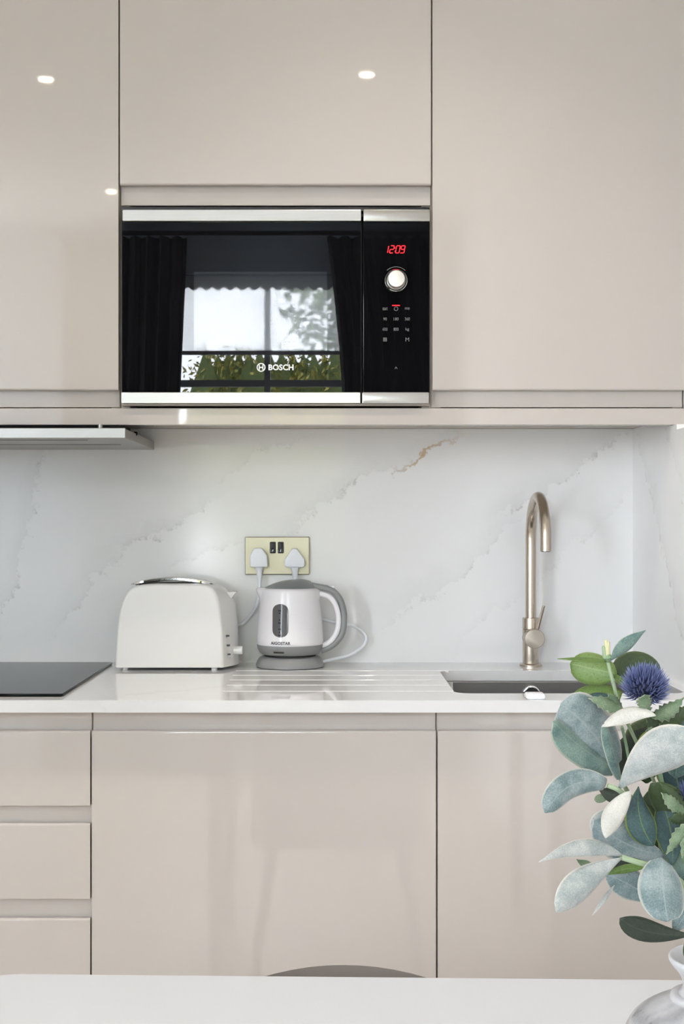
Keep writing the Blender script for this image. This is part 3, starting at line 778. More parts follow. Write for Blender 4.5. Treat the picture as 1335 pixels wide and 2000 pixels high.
kb = bmesh.new(); tube(kb, [(c.x, y0c+0.001, c.z), (c.x, MY-0.003, c.z), (c.x, MY-0.004, c.z)], [0.0218, 0.0215, 0.0205], 48)
kn = obj('dial', kb, 'chrome', cp)
kb = bmesh.new(); tube(kb, [(c.x, MY-0.003, c.z), (c.x, MY-0.0135, c.z+0.001), (c.x, MY-0.0165, c.z+0.001), (c.x, MY-0.0172, c.z+0.001)], [0.0178, 0.0170, 0.0155, 0.011], 48)
obj('dial_cap', kb, 'knob_silver', kn)
ring_front('dial_scale', 773, 548, MD+0.0034, 26.3, 27.2, 'print_grey', cp, 24, 48, 132)
for (x, y, tx, h_) in ((751.5, 603, 'start', 6), (795, 603, 'stop', 6), (751.5, 623, '90', 6), (773, 623, '180', 6), (795, 623, '360', 6), (751.5, 643, '600', 6), (773, 643, '800', 6), (795, 643.5, 'kg', 7), (795, 663, 'M', 7.5)):
    text_front('button_print', tx, x, y, MD+0.0034, h_, 'print_grey', cp, wpx=(9.5 if len(tx) > 2 else 7))
ring_front('button_clock', 773, 603, MD+0.0034, 3.2, 4.1, 'print_grey', cp)
bm = bmesh.new(); s = MD/F; c = P(751.5, 663, MD+0.0034)
for k in (-3.2, -1.1, 1.1, 3.2):
    bx(bm, c.x-3.6*s, c.x+3.6*s, c.y, c.y+0.0003, c.z+(k-0.35)*s, c.z+(k+0.35)*s); bx(bm, c.x+(k-0.35)*s, c.x+(k+0.35)*s, c.y-0.0001, c.y+0.0003, c.z-3.6*s, c.z+3.6*s)
obj('button_grid', bm, 'print_grey', cp, smooth=False)
text_front('button_print', '^', 773, 718.5, MD+0.0034, 4, 'print_grey', cp, wpx=6)

# ------------------------------------------------------------------ socket and plugs
WD = 2.902
so_ = thing('wall_socket', 'double wall socket with a satin nickel plate on the splashback', 'socket', (PX(541, WD), -0.004, PZ(1085, WD)))
SF = -0.0085
obj('plate', prism_y(rrect(PX(478, WD), PX(604, WD), PZ(1122.5, WD), PZ(1048.5, WD), 0.002, 3), SF, -0.0002), 'nickel_plate', so_, bevel=0.0022, segs=3)
for x in (532.5, 548):
    c = P(x, 1069.5, WD)
    r0 = obj('switch_surround', prism_y(rrect(c.x-0.0065, c.x+0.0065, c.z-0.0125, c.z+0.0125, 0.002, 3), SF-0.0008, SF+0.001), 'black_matte', so_, smooth=False)
    prof = [(SF-0.0006, c.z-0.0105), (SF-0.0050, c.z-0.0095), (SF-0.0022, c.z), (SF-0.0016, c.z+0.0100), (SF-0.0006, c.z+0.0105)]
    obj('rocker', extrude_x(prof[::-1], c.x-0.0050, c.x+0.0050), 'black_plastic', so_, bevel=0.0006)
p = P(575, 1073, WD); obj('earth_slot', box(p.x-0.006, p.x+0.006, SF-0.0004, SF+0.0006, p.z-0.002, p.z+0.002), 'black_matte', so_, smooth=False)
def plug(parent, poly, depth, sx, sy, slen, d=WD-0.02):
    pts = [(PX(x, d), PZ(y, d)) for x, y in poly]
    o = obj('plug', prism_y(pts[::-1], SF-0.0002-depth, SF-0.0004), 'white_plastic', parent, bevel=0.003, segs=3)
    a = P(sx, sy-4, d); bm = bmesh.new(); Y = SF-depth*0.5
    n = 14; P_, R_ = [], []
    for i in range(n+1):
        u = i/n; P_.append(Vector((a.x+0.0012*u, Y, a.z-slen*u))); R_.append((0.0090-0.0046*u)*(1.0 if (i % 2 == 0 or u < 0.25) else 0.86))
    tube(bm, P_, R_, 16); obj('strain_relief', bm, 'white_plastic', o, angle=60)
    return P_[-1]

# ------------------------------------------------------------------ toaster
ts = thing('toaster', 'white two-slot toaster with chrome top rim, beside the hob', 'toaster', (-0.335, -0.10, 0.90))
FD = 2.749
silL = [(224, 1304), (224.5, 1290), (226, 1262), (229, 1225), (234, 1190), (241, 1168), (251, 1153), (263, 1145.5), (280, 1142), (305, 1140.5)]
silR = [(375, 1140.5), (398, 1142), (410, 1146), (418, 1153), (424, 1166), (429, 1190), (432.5, 1225), (434.5, 1262), (435.5, 1290), (436, 1304)]
def tco(x, y): return Vector((PX(x, FD), 0, PZ(y, FD)))
L_ = spline([tco(*q) for q in silL], 3); R_ = spline([tco(*q) for q in silR], 3)
bm = bmesh.new(); rings = []
TD0, TD1 = -0.161, -0.022
mid = Vector((-0.337, 0, 0.97))
secs = []
for i in range(0, 7):
    a = math.radians(90*i/6); secs.append((TD0+0.010*(1-math.sin(a)), 0.010*(1-math.cos(a)), 0))
secs = sorted(secs)[::1]
secs = [(TD0+0.006*(1-math.cos(math.radians(15*i))), 0.006*(1-math.sin(math.radians(15*i)))) for i in range(7)]
secs += [(TD0+0.010+(TD1-TD0-0.020)*k/10, 0) for k in range(1, 10)]
secs += [(TD1-0.010*(1-math.cos(math.radians(15*i))), 0.010*(1-math.sin(math.radians(15*i)))) for i in range(6, -1, -1)]
for (y, ins) in secs:
    u = (y-TD0)/(TD1-TD0); bulge = 0.027*math.sin(PI*0.82*min(1, max(0, u)))**1.25
    ring = []
    for k, p in enumerate(L_+R_):
        right = k >= len(L_)
        wgt = max(0, min(1, (1.10-p.z)/0.06)) if right else 0
        fx = 1 if p.x > mid.x else -1
        zin = ins if p.z > 1.03 else 0
        X = p.x+(bulge*wgt if right else 0) - fx*ins*(min(1, abs(p.x-mid.x)/0.08))*0.8
        ring.append(bm.verts.new((X, y, max(0.9045, p.z-zin*0.8))))
    rings.append(ring)
n = len(rings[0])
for a, b in zip(rings, rings[1:]):
    for i in range(n): bm.faces.new((a[i], a[(i+1) % n], b[(i+1) % n], b[i]))
bm.faces.new(rings[0]); bm.faces.new(rings[-1][::-1])
obj('body', bm, 'white_gloss_plastic', ts, angle=40)
for (x, y) in ((244, -0.145), (418, -0.145), (244, -0.045), (418, -0.045)):
    obj('foot', lathe(bmesh.new(), [(0.0062, 0.0), (0.0066, 0.0052)], (PX(x, 2.76), y, 0.90), 20), 'white_gloss_plastic', ts)
# chrome rim, arched along the toaster, with two slots
cxT = PX(339, 2.82); hw, hl = 0.040, 0.088; ycT = -0.092
def arch(x): 
    u = (x-cxT)/hl; return 1.0765+0.0125*(1-u*u)
def plate_ring(outer, inner, th, name, material):
    bm = bmesh.new(); n = len(outer)
    vs_ = []
    for ring, dz in ((outer, 0), (inner, 0), (inner, -th), (outer, -th)):
        vs_.append([bm.verts.new((x, y, arch(x)+dz)) for x, y in ring])
    for k in range(4):
        a, b = vs_[k], vs_[(k+1) % 4]
        for i in range(n): bm.faces.new((a[i], a[(i+1) % n], b[(i+1) % n], b[i]))
    return obj(name, bm, material, ts, angle=50)
def dense(pts, k=6):
    out = []
    for a, b in zip(pts, pts[1:]+pts[:1]):
        m_ = max(1, int(math.hypot(a[0]-b[0], a[1]-b[1])/0.008))
        out += [(a[0]+(b[0]-a[0])*i/m_, a[1]+(b[1]-a[1])*i/m_) for i in range(m_)]
    return out
oo = rrect(cxT-hl, cxT+hl, ycT-hw, ycT+hw, 0.030, 10); ii = rrect(cxT-hl+0.012, cxT+hl-0.012, ycT-hw+0.010, ycT+hw-0.010, 0.022, 10)
# resample both outlines by the same counts so that they bridge
def resample(pts, N):
    L = [0]; q = pts+[pts[0]]
    for a, b in zip(q, q[1:]): L.append(L[-1]+math.hypot(a[0]-b[0], a[1]-b[1]))
    out = []; j = 0
    for i in range(N):
        t = L[-1]*i/N
        while L[j+1] < t: j += 1
        u = (t-L[j])/(L[j+1]-L[j] or 1); out.append((q[j][0]+(q[j+1][0]-q[j][0])*u, q[j][1]+(q[j+1][1]-q[j][1])*u))
    return out
plate_ring(resample(oo, 96), resample(ii, 96), 0.0040, 'top_rim', 'chrome')
bm = bmesh.new()
for k, yy in enumerate((ycT-0.017, ycT, ycT+0.017)):
    tube(bm, [Vector((cxT-hl+0.008+i*(2*hl-0.016)/16, yy, arch(cxT-hl+0.008+i*(2*hl-0.016)/16)-0.003)) for i in range(17)], 0.0018 if k != 1 else 0.004, 8)
obj('slot_guide', bm, 'chrome', ts)
obj('rim_mount', box(cxT-hl+0.02, cxT+hl-0.02, ycT-0.032, ycT+0.032, 1.06, 1.0790), 'black_matte', ts, bevel=0.004)
# push-down lever, browning knob and button holes on the right end
z = PZ(1160, 2.83); bm = bmesh.new()
pr = [(-0.228, z-0.008), (-0.214, z-0.009), (-0.205, z+0.003), (-0.2015, z+0.005), (-0.222, z+0.006)]
bmL = prism_y(pr, -0.100, -0.070); obj('lever', bmL, 'white_gloss_plastic', ts, bevel=0.0015)
z = PZ(1270, 2.80); 
bm = bmesh.new(); tube(bm, [(-0.208, -0.110, z), (-0.1905, -0.110, z), (-0.189, -0.110, z)], [0.0088, 0.0088, 0.0075], 24); obj('browning_knob', bm, 'white_gloss_plastic', ts)
for (px, py) in ((446, 1243), (447, 1261.5), (448.5, 1279)):
    p = P(px, py, 2.774)
    obj('button', box(p.x-0.004, p.x+0.0028, p.y-0.0035, p.y+0.0035, p.z-0.003, p.z+0.003), 'white_gloss_plastic', ts, bevel=0.001)
    obj('button_mark', box(p.x-0.004, p.x+0.0022, p.y-0.0095, p.y-0.0060, p.z+0.000, p.z+0.0035), 'print_dark', ts, smooth=False)
e = plug(ts, [(494, 1073), (498, 1070.5), (509, 1070.5), (513, 1073), (521.5, 1085), (523, 1107.5), (488, 1107.5), (488, 1085)], 0.030, 505.5, 1108, 0.036)
pts = [e, P(506, 1160, 2.884), P(502, 1180, 2.885), P(490, 1200, 2.89), P(474, 1217, 2.892), P(464, 1221, 2.888), P(455, 1232, 2.885), P(452, 1250, 2.88)]
obj('cord', tube(bmesh.new(), spline(pts, 8), 0.0034, 12), 'white_plastic', ts)

# ------------------------------------------------------------------ kettle and its base
KD = 2.822; KX, KY = PX(566, KD), CAMY+KD
kb_ = thing('kettle_stand', 'round grey power base under the kettle, with a white cord', 'kettle stand', (KX, KY, 0.90))
bm = bmesh.new(); lathe(bm, [(0.066, 0.0), (0.0715, 0.002), (0.0715, 0.006), (0.069, 0.014), (0.064, 0.021), (0.058, 0.0235), (0.02, 0.0238)], (KX, KY, 0.9), 64)
obj('plate', bm, 'kettle_grey', kb_)
obj('contact_ring', lathe(bmesh.new(), [(0.054, 0.0236), (0.054, 0.0262)], (KX, KY, 0.9), 48), 'black_matte', kb_)
e = plug(kb_, [(568, 1074), (571, 1071), (578, 1071), (581, 1074), (594, 1092), (595, 1105), (591, 1108.5), (559, 1108.5), (555, 1105), (556, 1092)], 0.024, 575, 1110, 0.036)
pts = [e, P(577, 1160, 2.889), P(592, 1195, 2.892), P(620, 1207, 2.892), P(650, 1214, 2.890), P(686, 1221, 2.888), P(706, 1232, 2.886), P(714.5, 1247, 2.884), P(706, 1264, 2.88), P(680, 1280, 2.87), P(650, 1289, 2.85), P(634, 1293, 2.83), P(622, 1296, 2.815)]
pts[-3].z = 0.9135; pts[-2].z = 0.911; pts[-1].z = 0.9095
obj('cord', tube(bmesh.new(), spline(pts, 8), 0.0034, 12), 'white_plastic', kb_)

kt = thing('kettle', 'small white electric kettle with grey lid, grey lower band and loop handle', 'kettle', (KX, KY, 0.9265))
prof = [(0.0690, 0.9485), (0.0705, 0.953), (0.0700, 0.970), (0.0680, 0.995), (0.0652, 1.020), (0.0620, 1.045), (0.0596, 1.060), (0.0575, 1.0655), (0.053, 1.067)]
def krad(z):
    if z <= prof[0][1]: return 0.0690
    for (r0, z0), (r1, z1) in zip(prof, prof[1:]):
        if z <= z1: return r0+(r1-r0)*(z-z0)/(z1-z0)
    return prof[-1][0]
bm = bmesh.new(); N = 72; fine = []
for i in range(41):
    z = 0.9487+(1.067-0.9487)*i/40; fine.append((krad(z), z))
fine = [(0.0680, 0.9484)]+fine
rings = []
for r, z in fine:
    ring = []
    for i in range(N):
        a = 2*PI*i/N
        # pouring lip on the left (-X)
        dl = abs(((a-PI+PI) % (2*PI))-PI); k_ = max(0, 1-dl/0.40); zz = max(0, (z-1.030)/0.037)
        rr_ = r+0.016*(k_*k_*(3-2*k_))*zz**1.6
        # shoulder growing into the handle root on the right
        dr_ = min(a, 2*PI-a); k2 = max(0, 1-dr_/0.45); zz2 = max(0, 1-abs(z-1.058)/0.018)
        rr_ += 0.006*(k2*k2*(3-2*k2))*zz2
        ring.append(bm.verts.new((KX+rr_*math.cos(a), KY+rr_*math.sin(a), z)))
    rings.append(ring)
for a, b in zip(rings, rings[1:]):
    for i in range(N): bm.faces.new((a[i], a[(i+1) % N], b[(i+1) % N], b[i]))
bm.faces.new(rings[0][::-1]); bm.faces.new(rings[-1])
obj('body', bm, 'kettle_white', kt, angle=50)
bm = bmesh.new(); lathe(bm, [(0.052, 0.9268), (0.060, 0.9280), (0.0645, 0.9320), (0.0685, 0.9400), (0.0702, 0.9470), (0.0702, 0.9487), (0.0660, 0.9489)], (KX, KY, 0), 64)
obj('lower_band', bm, 'kettle_grey', kt)
# lid: dome rising towards the handle side
bm = bmesh.new(); rings = []
for j in range(9):
    u = j/8; ring = []
    for i in range(N):
        a = 2*PI*i/N; r = 0.0545*(1-u)
        x = r*math.cos(a); y = r*math.sin(a)
        hgt = 0.0175*(1-(1-u)**2)
        hgt *= 1.0+0.0*x
        ring.append(bm.verts.new((KX+x+0.010*u*1.0, KY+y, 1.0668+hgt+max(0, x)*0.16*min(1, u*5))))
    rings.append(ring)
for a, b in zip(rings, rings[1:]):
    for i in range(N): bm.faces.new((a[i], a[(i+1) % N], b[(i+1) % N], b[i]))
bmesh.ops.remove_doubles(bm, verts=bm.verts, dist=1e-6)
bm.faces.ensure_lookup_table()
obj('lid', bm, 'kettle_grey_lid', kt, angle=60)
def ribbon(path, wy, th, name, material, off=0.0, n=10):
    """handle: elliptical section, wide along Y, swept in the XZ plane; off moves it outwards"""
    bm = bmesh.new(); rings = []; N_ = len(path)
    for i, p in enumerate(path):
        t = (path[min(i+1, N_-1)]-path[max(i-1, 0)]).normalized(); nrm = Vector((t.z, 0, -t.x))*-1
        c = p+nrm*off; ring = []
        for k in range(20):
            a = 2*PI*k/20
            ca, sa = math.cos(a), math.sin(a)
            ex = math.copysign(abs(ca)**0.7, ca)*wy; en = math.copysign(abs(sa)**0.7, sa)*th
            ring.append(bm.verts.new(c+Vector((0, ex, 0))+nrm*en))
        rings.append(ring)
    for a, b in zip(rings, rings[1:]):
        for k in range(20): bm.faces.new((a[k], a[(k+1) % 20], b[(k+1) % 20], b[k]))
    bm.faces.new(rings[0][::-1]); bm.faces.new(rings[-1])
    return obj(name, bm, material, kt, angle=60)
hp = spline([P(x, y, KD) for x, y in ((606, 1160), (628, 1160), (645, 1167), (656, 1184), (661, 1208), (658, 1232), (648, 1249), (634, 1259), (620, 1262))], 6)
ribbon(hp, 0.0110, 0.0062, 'handle', 'kettle_white')
hp2 = spline([P(x, y, KD) for x, y in ((596, 1141), (622, 1146), (646, 1152), (662, 1168), (670, 1190), (671.5, 1212), (668, 1236), (656, 1254), (641, 1265), (626, 1270))], 6)
ribbon(hp2, 0.0112, 0.0066, 'handle_grip', 'kettle_grey')
obj('power_switch', box(PX(634, KD), PX(652, KD), KY-0.006, KY+0.006, PZ(1149, KD), PZ(1143.5, KD)), 'white_plastic', kt, bevel=0.002)
def on_kettle(px, pz, off):
    """wrap: px = metres right of the kettle axis as seen from the front, pz = height"""
    r = krad(pz)+off; a = max(-1, min(1, px/r)); return Vector((KX+r*a, KY-r*math.sqrt(1-a*a), pz))
def kpatch(name, poly, off, material, parent=kt, n=10):
    """filled outline wrapped on the kettle (outline: (x, z) relative to axis)"""
    zs_ = [z for _, z in poly]; z0, z1 = min(zs_), max(zs_); bm = bmesh.new(); prev = None
    M_ = 24
    for j in range(M_+1):
        z = z0+(z1-z0)*(0.002+0.996*j/M_); xs = []
        for (xa, za), (xb_, zb_) in zip(poly, poly[1:]+poly[:1]):
            if (za-z)*(zb_-z) <= 0 and za != zb_: xs.append(xa+(xb_-xa)*(z-za)/(zb_-za))
        a, b = min(xs), max(xs)
        row = [bm.verts.new(on_kettle(a+(b-a)*i/n, z, off)) for i in range(n+1)]
        if prev:
            for i in range(n): bm.faces.new((prev[i], prev[i+1], row[i+1], row[i]))
        prev = row
    bmesh.ops.solidify(bm, geom=list(bm.faces), thickness=-0.0006)
    return obj(name, bm, material, parent, angle=50)
FK = KD-0.066; s = FK/F
def kx(x): return (x-CX)*s-KX
w0 = rrect(kx(531.5), kx(563), PZ(1245, FK), PZ(1180, FK), 14*s, 8)
wn = kpatch('water_window', w0, 0.0006, 'smoked_window')
for y, ww in ((1193, 6), (1198, 4), (1211, 3), (1217, 5), (1229, 5), (1235, 3), (1241, 5)):
    kpatch('level_mark', rrect(kx(545.5-ww/2), kx(545.5+ww/2), PZ(y+1.3, FK), PZ(y-1.3, FK), 0.0003, 2), 0.0014, 'print_dark', wn, 3)
kpatch('indicator_slot', rrect(kx(536), kx(555.5), PZ(1276.5, FK), PZ(1273.5, FK), 0.0006, 2), 0.0005, 'print_dark', kt, 4) if False else None
me = text_mesh('AIGOSTAR', 0.01, bold=0.0002)
xs = [v.co.x for v in me.vertices]; ys = [v.co.y for v in me.vertices]
sx = 39*s/(max(xs)-min(xs)); sz = 6.2*s/(max(ys)-min(ys)); zc_ = PZ(1256.5, FK)
for v in me.vertices:
    v.co = on_kettle(kx(547.5)+(v.co.x-(min(xs)+max(xs))/2)*sx, zc_+(v.co.y-(min(ys)+max(ys))/2)*sz, 0.0004+v.co.z)
mobj('lettering', me, 'print_dark', kt, smooth=False)
a = P(536, 1275, FK-0.004); b = P(555.5, 1275, FK-0.004)
zc_ = PZ(1275, FK); rb = 0.0668
pts = [(KX+rb*q, KY-rb*math.sqrt(1-q*q), zc_) for q in [(-0.0315+0.021*i/6)/rb for i in range(7)]]
bm = bmesh.new(); tube(bm, [Vector(p) for p in pts], 0.0019, 8); obj('indicator_slot', bm, 'dark_gap', kt)

# ------------------------------------------------------------------ table and chair
TZ = 0.75
tb = thing('dining_table', 'white dining table with rounded corner in the foreground', 'table', (0.1, -2.0, 0))
TA = math.radians(-1.55)
def trot(p):   # turn a little about the far edge's left end
    c = Vector((-0.315, CAMY+1.350, 0)); q = Vector(p)-c
    return c+Vector((q.x*math.cos(TA)-q.y*math.sin(TA), q.x*math.sin(TA)+q.y*math.cos(TA), q.z))
yb = CAMY+1.350; bm = prism_z(rrect(-0.362, 0.64, yb-0.80, yb, 0.048, 10), TZ-0.028, TZ)
for v in bm.verts: v.co = trot(v.co)
obj('tabletop', bm, 'table_white', tb, bevel=0.003, segs=3)
for (x, y) in ((-0.29, yb-0.08), (0.57, yb-0.08), (-0.29, yb-0.72), (0.57, yb-0.72)):
    q = trot((x, y, 0)); bm = bmesh.new(); cyl(bm, (q.x, q.y, 0.0), (q.x, q.y, TZ-0.0285), 0.017, 0.026, 20); obj('leg', bm, 'oak_plank', tb)

ch = thing('dining_chair', 'taupe upholstered dining chair tucked in behind the white table', 'chair', (0.011, CAMY+1.25, 0))
bm = bmesh.new(); nu, nv = 28, 12; cxh, ych = 0.011, CAMY+1.15; rad = 0.29; grid = []
for j in range(nv+1):
    row = []
    for i in range(nu+1):
        a = math.radians(-62+124*i/nu); x = cxh+rad*math.sin(a)*0.82
        zt_ = 0.7285-0.85*(x-cxh)**2
        z = 0.44+(zt_-0.44)*j/nv
        row.append(bm.verts.new((x, ych+rad*math.cos(a)-0.04*(1-j/nv), z)))
    grid.append(row)
for j in range(nv):
    for i in range(nu): bm.faces.new((grid[j][i], grid[j][i+1], grid[j+1][i+1], grid[j+1][i]))
bmesh.ops.solidify(bm, geom=list(bm.faces), thickness=0.028)
zmx = max(v.co.z for v in bm.verts)
for v in bm.verts: v.co.z -= (zmx-0.7285)*(1 if v.co.z > 0.6 else 0)
obj('backrest', bm, 'chair_taupe', ch, bevel=0.006, segs=3, angle=50)
obj('seat', prism_z(rrect(cxh-0.22, cxh+0.22, ych-0.20, ych+0.19, 0.07, 6), 0.40, 0.455), 'chair_taupe', ch, bevel=0.015, segs=3)
for (sx_, sy_) in ((-1, -1), (1, -1), (-1, 1), (1, 1)):
    bm = bmesh.new(); cyl(bm, (cxh+sx_*0.22, ych+sy_*0.20, 0.0), (cxh+sx_*0.16, ych+sy_*0.14, 0.402), 0.010, 0.015, 14); obj('leg', bm, 'black_metal', ch)

# ------------------------------------------------------------------ vase and bouquet
VD = 1.0; VX = PX(1398, VD); VY = CAMY+VD
vz = thing('bud_vase', 'squat marbled white vase at the right edge of the table', 'vase', (VX, VY, TZ))
bm = bmesh.new()
vp = [(0.034, 0.0), (0.048, 0.003), (0.063, 0.020), (0.0705, 0.045), (0.0695, 0.064), (0.0615, 0.081), (0.047, 0.092), (0.033, 0.0985), (0.0255, 0.104), (0.0245, 0.1105), (0.0275, 0.1175), (0.0325, 0.1235), (0.0348, 0.1275), (0.0340, 0.1300), (0.0315, 0.1290), (0.0275, 0.124), (0.0225, 0.117), (0.0205, 0.110), (0.024, 0.102), (0.035, 0.094), (0.03, 0.02)]
vv = [Vector((r, 0, z)) for r, z in vp]; sm = spline(vv, 4)
lathe(bm, [(p.x, p.z) for p in sm], (0, 0, 0), 56)
o = obj('body', bm, 'vase_marble', None, angle=70); o.location = (0, 0, 0); o.parent = vz

def leaf(parent, b, t, width, material, ctrl=(0, 0), cd=0.0, roll=(0, 0), cup=0.15, shape='ovate', wave=0.0, name='leaf', nu=14, nv=8, serr=0):
    """b, t = (px, py, depth): base and tip; width in px; ctrl = px offset of the mid point; roll = degrees at base, tip"""
    B, T = P(*b), P(*t); dm = (b[2]+t[2])/2
    C = (B+T)/2+Vector((ctrl[0]*dm/F, cd, -ctrl[1]*dm/F)); C = C*2-(B+T)/2 if False else C+(C-(B+T)/2)
    wd = width*dm/F/2; bm = bmesh.new(); uvl = bm.loops.layers.uv.new('UVMap'); rows_ = []; uvs = {}
    view = Vector((0, 1, 0))
    for i in range(nu+1):
        u = i/nu; p = B*(1-u)**2+C*2*u*(1-u)+T*u*u
        tg = ((C-B)*(1-u)+(T-C)*u).normalized()
        s_ = tg.cross(view)
        s_ = s_.normalized() if s_.length > 0.05 else Vector((1, 0, 0))
        ra = math.radians(roll[0]+(roll[1]-roll[0])*u); s_ = Matrix.Rotation(ra, 3, tg) @ s_
        nr = s_.cross(tg).normalized()
        if shape == 'ovate': wv = math.sin(PI*min(1, u**0.85))**0.75*(1.05-0.25*abs(u-0.55))
        elif shape == 'obovate': wv = math.sin(PI*u**1.35)**0.7
        elif shape == 'round': wv = math.sqrt(max(0, 1-(2*u-1)**2))*(0.9+0.1*u)
        elif shape == 'lance': wv = math.sin(PI*u**0.9)**1.1
        elif shape == 'blunt': wv = math.sin(PI*min(1, 0.06+0.94*u)**1.0)**0.5 if u < 0.5 else (max(0, 1-((u-0.5)/0.5)**3.2))**0.6
        wv = max(wv, 0.035)
        if serr: wv *= 1+0.30*(1 if i % 2 else -0.7)*(0.5+0.5*math.sin(i*2.7)**2)*(1 if 0 < i < nu else 0)
        row = []
        for k in range(nv+1):
            v = 2*k/nv-1
            q = p+s_*(wd*wv*v)+nr*(cup*wd*(wv*v*v*1.6-0.4*wv)+wave*wd*math.sin(u*9+v*2.0)*abs(v))
            vt = bm.verts.new(q); uvs[vt] = (u, k/nv); row.append(vt)
        rows_.append(row)
    for i in range(nu):
        for k in range(nv):
            f = bm.faces.new((rows_[i][k], rows_[i][k+1], rows_[i+1][k+1], rows_[i+1][k]))
            for lp in f.loops: lp[uvl].uv = uvs[lp.vert]
    me = bpy.data.meshes.new(name); bm.to_mesh(me); bm.free()
    o = mobj(name, me, material, parent, angle=80)
    md = o.modifiers.new('thickness', 'SOLIDIFY'); md.thickness = 0.0006; md.offset = 0
    return o
def stem(parent, pts, r, material='stem_green', name='stem'):
    return obj(name, tube(bmesh.new(), spline([P(*p) for p in pts], 6), r, 8), material, parent)
GRP = 'stems of the bouquet in the marbled vase'
def spray(name, label): return thing(name, label, 'flower stem', (VX, VY, TZ+0.02), GRP)
neck = (1396, 1935, 1.0)

# green-leaved sprig at the top
e1 = spray('eucalyptus_sprig', 'topmost sprig with rounded green leaves and a pale cut tip, left of the thistle')
stem(e1, [neck, (1370, 1800, 1.005), (1290, 1560, 1.02), (1215, 1390, 1.005), (1197, 1335, 1.0), (1186, 1290, 1.0), (1183, 1268, 1.0)], 0.0014, 'stem_pale')
for dx, dy, l in ((-6, -22, 22), (-1, -34, 22), (3, -30, 20)):
    obj('cut_tip', tube(bmesh.new(), [P(1184+dx*0.4, 1284, 1.0), P(1184+dx, 1284+dy, 0.999)], [0.0022, 0.0014], 8), 'bud_pale' if dx > -5 else 'stem_pale', e1)
obj('node', tube(bmesh.new(), [P(1184, 1276, 1.0), P(1187, 1285, 1.0), P(1187, 1294, 1.0)], [0.0018, 0.0036, 0.0016], 10), 'stem_green', e1)
leaf(e1, (1204, 1316, 1.004), (1113, 1296, 1.02), 66, 'leaf_green', (-4, 0), roll=(10, 5), cup=0.18, shape='round')
leaf(e1, (1184, 1292, 0.998), (1088, 1287, 0.985), 16, 'leaf_green', (0, -2), roll=(55, 75), cup=0.1, shape='lance')
leaf(e1, (1198, 1312, 1.01), (1290, 1318, 1.03), 62, 'leaf_dark_green', (0, -14), roll=(-15, -10), cup=0.2, shape='round')
leaf(e1, (1192, 1290, 0.998), (1260, 1231, 0.99), 27, 'leaf_frost_teal', (-4, -2), roll=(10, 0), cup=0.2, shape='lance')
leaf(e1, (1212, 1362, 1.006), (1114, 1378, 1.02), 50, 'leaf_green', (-2, -12), roll=(25, 30), cup=0.2, shape='blunt')
leaf(e1, (1206, 1366, 1.004), (1128, 1372, 1.0), 26, 'leaf_deep_blue', (-2, -6), roll=(30, 40), cup=0.2, shape='lance')
leaf(e1, (1205, 1335, 1.004), (1225, 1290, 1.03), 40, 'leaf_green', (0, 0), roll=(0, 0), cup=0.1, shape='ovate')
leaf(e1, (1222, 1480, 1.02), (1290, 1400, 1.03), 66, 'leaf_dark_green', (0, 0), roll=(0, 0), cup=0.1, shape='ovate')
leaf(e1, (1220, 1530, 1.015), (1262, 1420, 1.02), 62, 'leaf_dusky', (-14, 0), roll=(20, 0), cup=0.1, shape='ovate')

# frosted spray, upper left
s1 = spray('frosted_leaf_spray', 'frosted blue-green spray whose broad leaves spread left of the thistle')
stem(s1, [neck, (1360, 1800, 1.01), (1260, 1610, 1.012), (1216, 1530, 0.995), (1200, 1495, 0.985), (1190, 1440, 0.985)], 0.0017, 'stem_pale')
leaf(s1, (1198, 1497, 0.985), (1094, 1376, 0.965), 104, 'leaf_frost_blue', (2, -14), roll=(12, -4), cup=0.22, shape='blunt', wave=0.04)
leaf(s1, (1200, 1502, 0.983), (1079, 1410, 0.960), 62, 'leaf_frost_teal', (-8, 4), roll=(30, 36), cup=0.3, shape='blunt', wave=0.05)
leaf(s1, (1180, 1488, 1.0), (1100, 1458, 1.0), 26, 'leaf_sage', (-6, 8), roll=(10, 0), cup=0.2, shape='lance')
leaf(s1, (1196, 1460, 0.99), (1178, 1376, 0.995), 26, 'leaf_frost_pale', (-6, 0), roll=(20, 0), cup=0.2, shape='lance')
leaf(s1, (1210, 1520, 0.975), (1178, 1412, 0.955), 28, 'leaf_frost_teal', (2, 6), roll=(35, 30), cup=0.4, shape='blunt')
leaf(s1, (1174, 1420, 0.955), (1280, 1398, 0.945), 34, 'leaf_white', (2, -16), roll=(-52, -30), cup=0.3, shape='ovate', wave=0.05)
leaf(s1, (1236, 1500, 1.0), (1300, 1410, 1.005), 60, 'leaf_deep_blue', (10, 0), roll=(0, 0), cup=0.2, shape='ovate')
obj('leaf_stalk', tube(bmesh.new(), spline([P(1230, 1500, 0.985), P(1222, 1455, 0.98), P(1214, 1420, 0.965)], 5), 0.0011, 8), 'stem_green', s1)

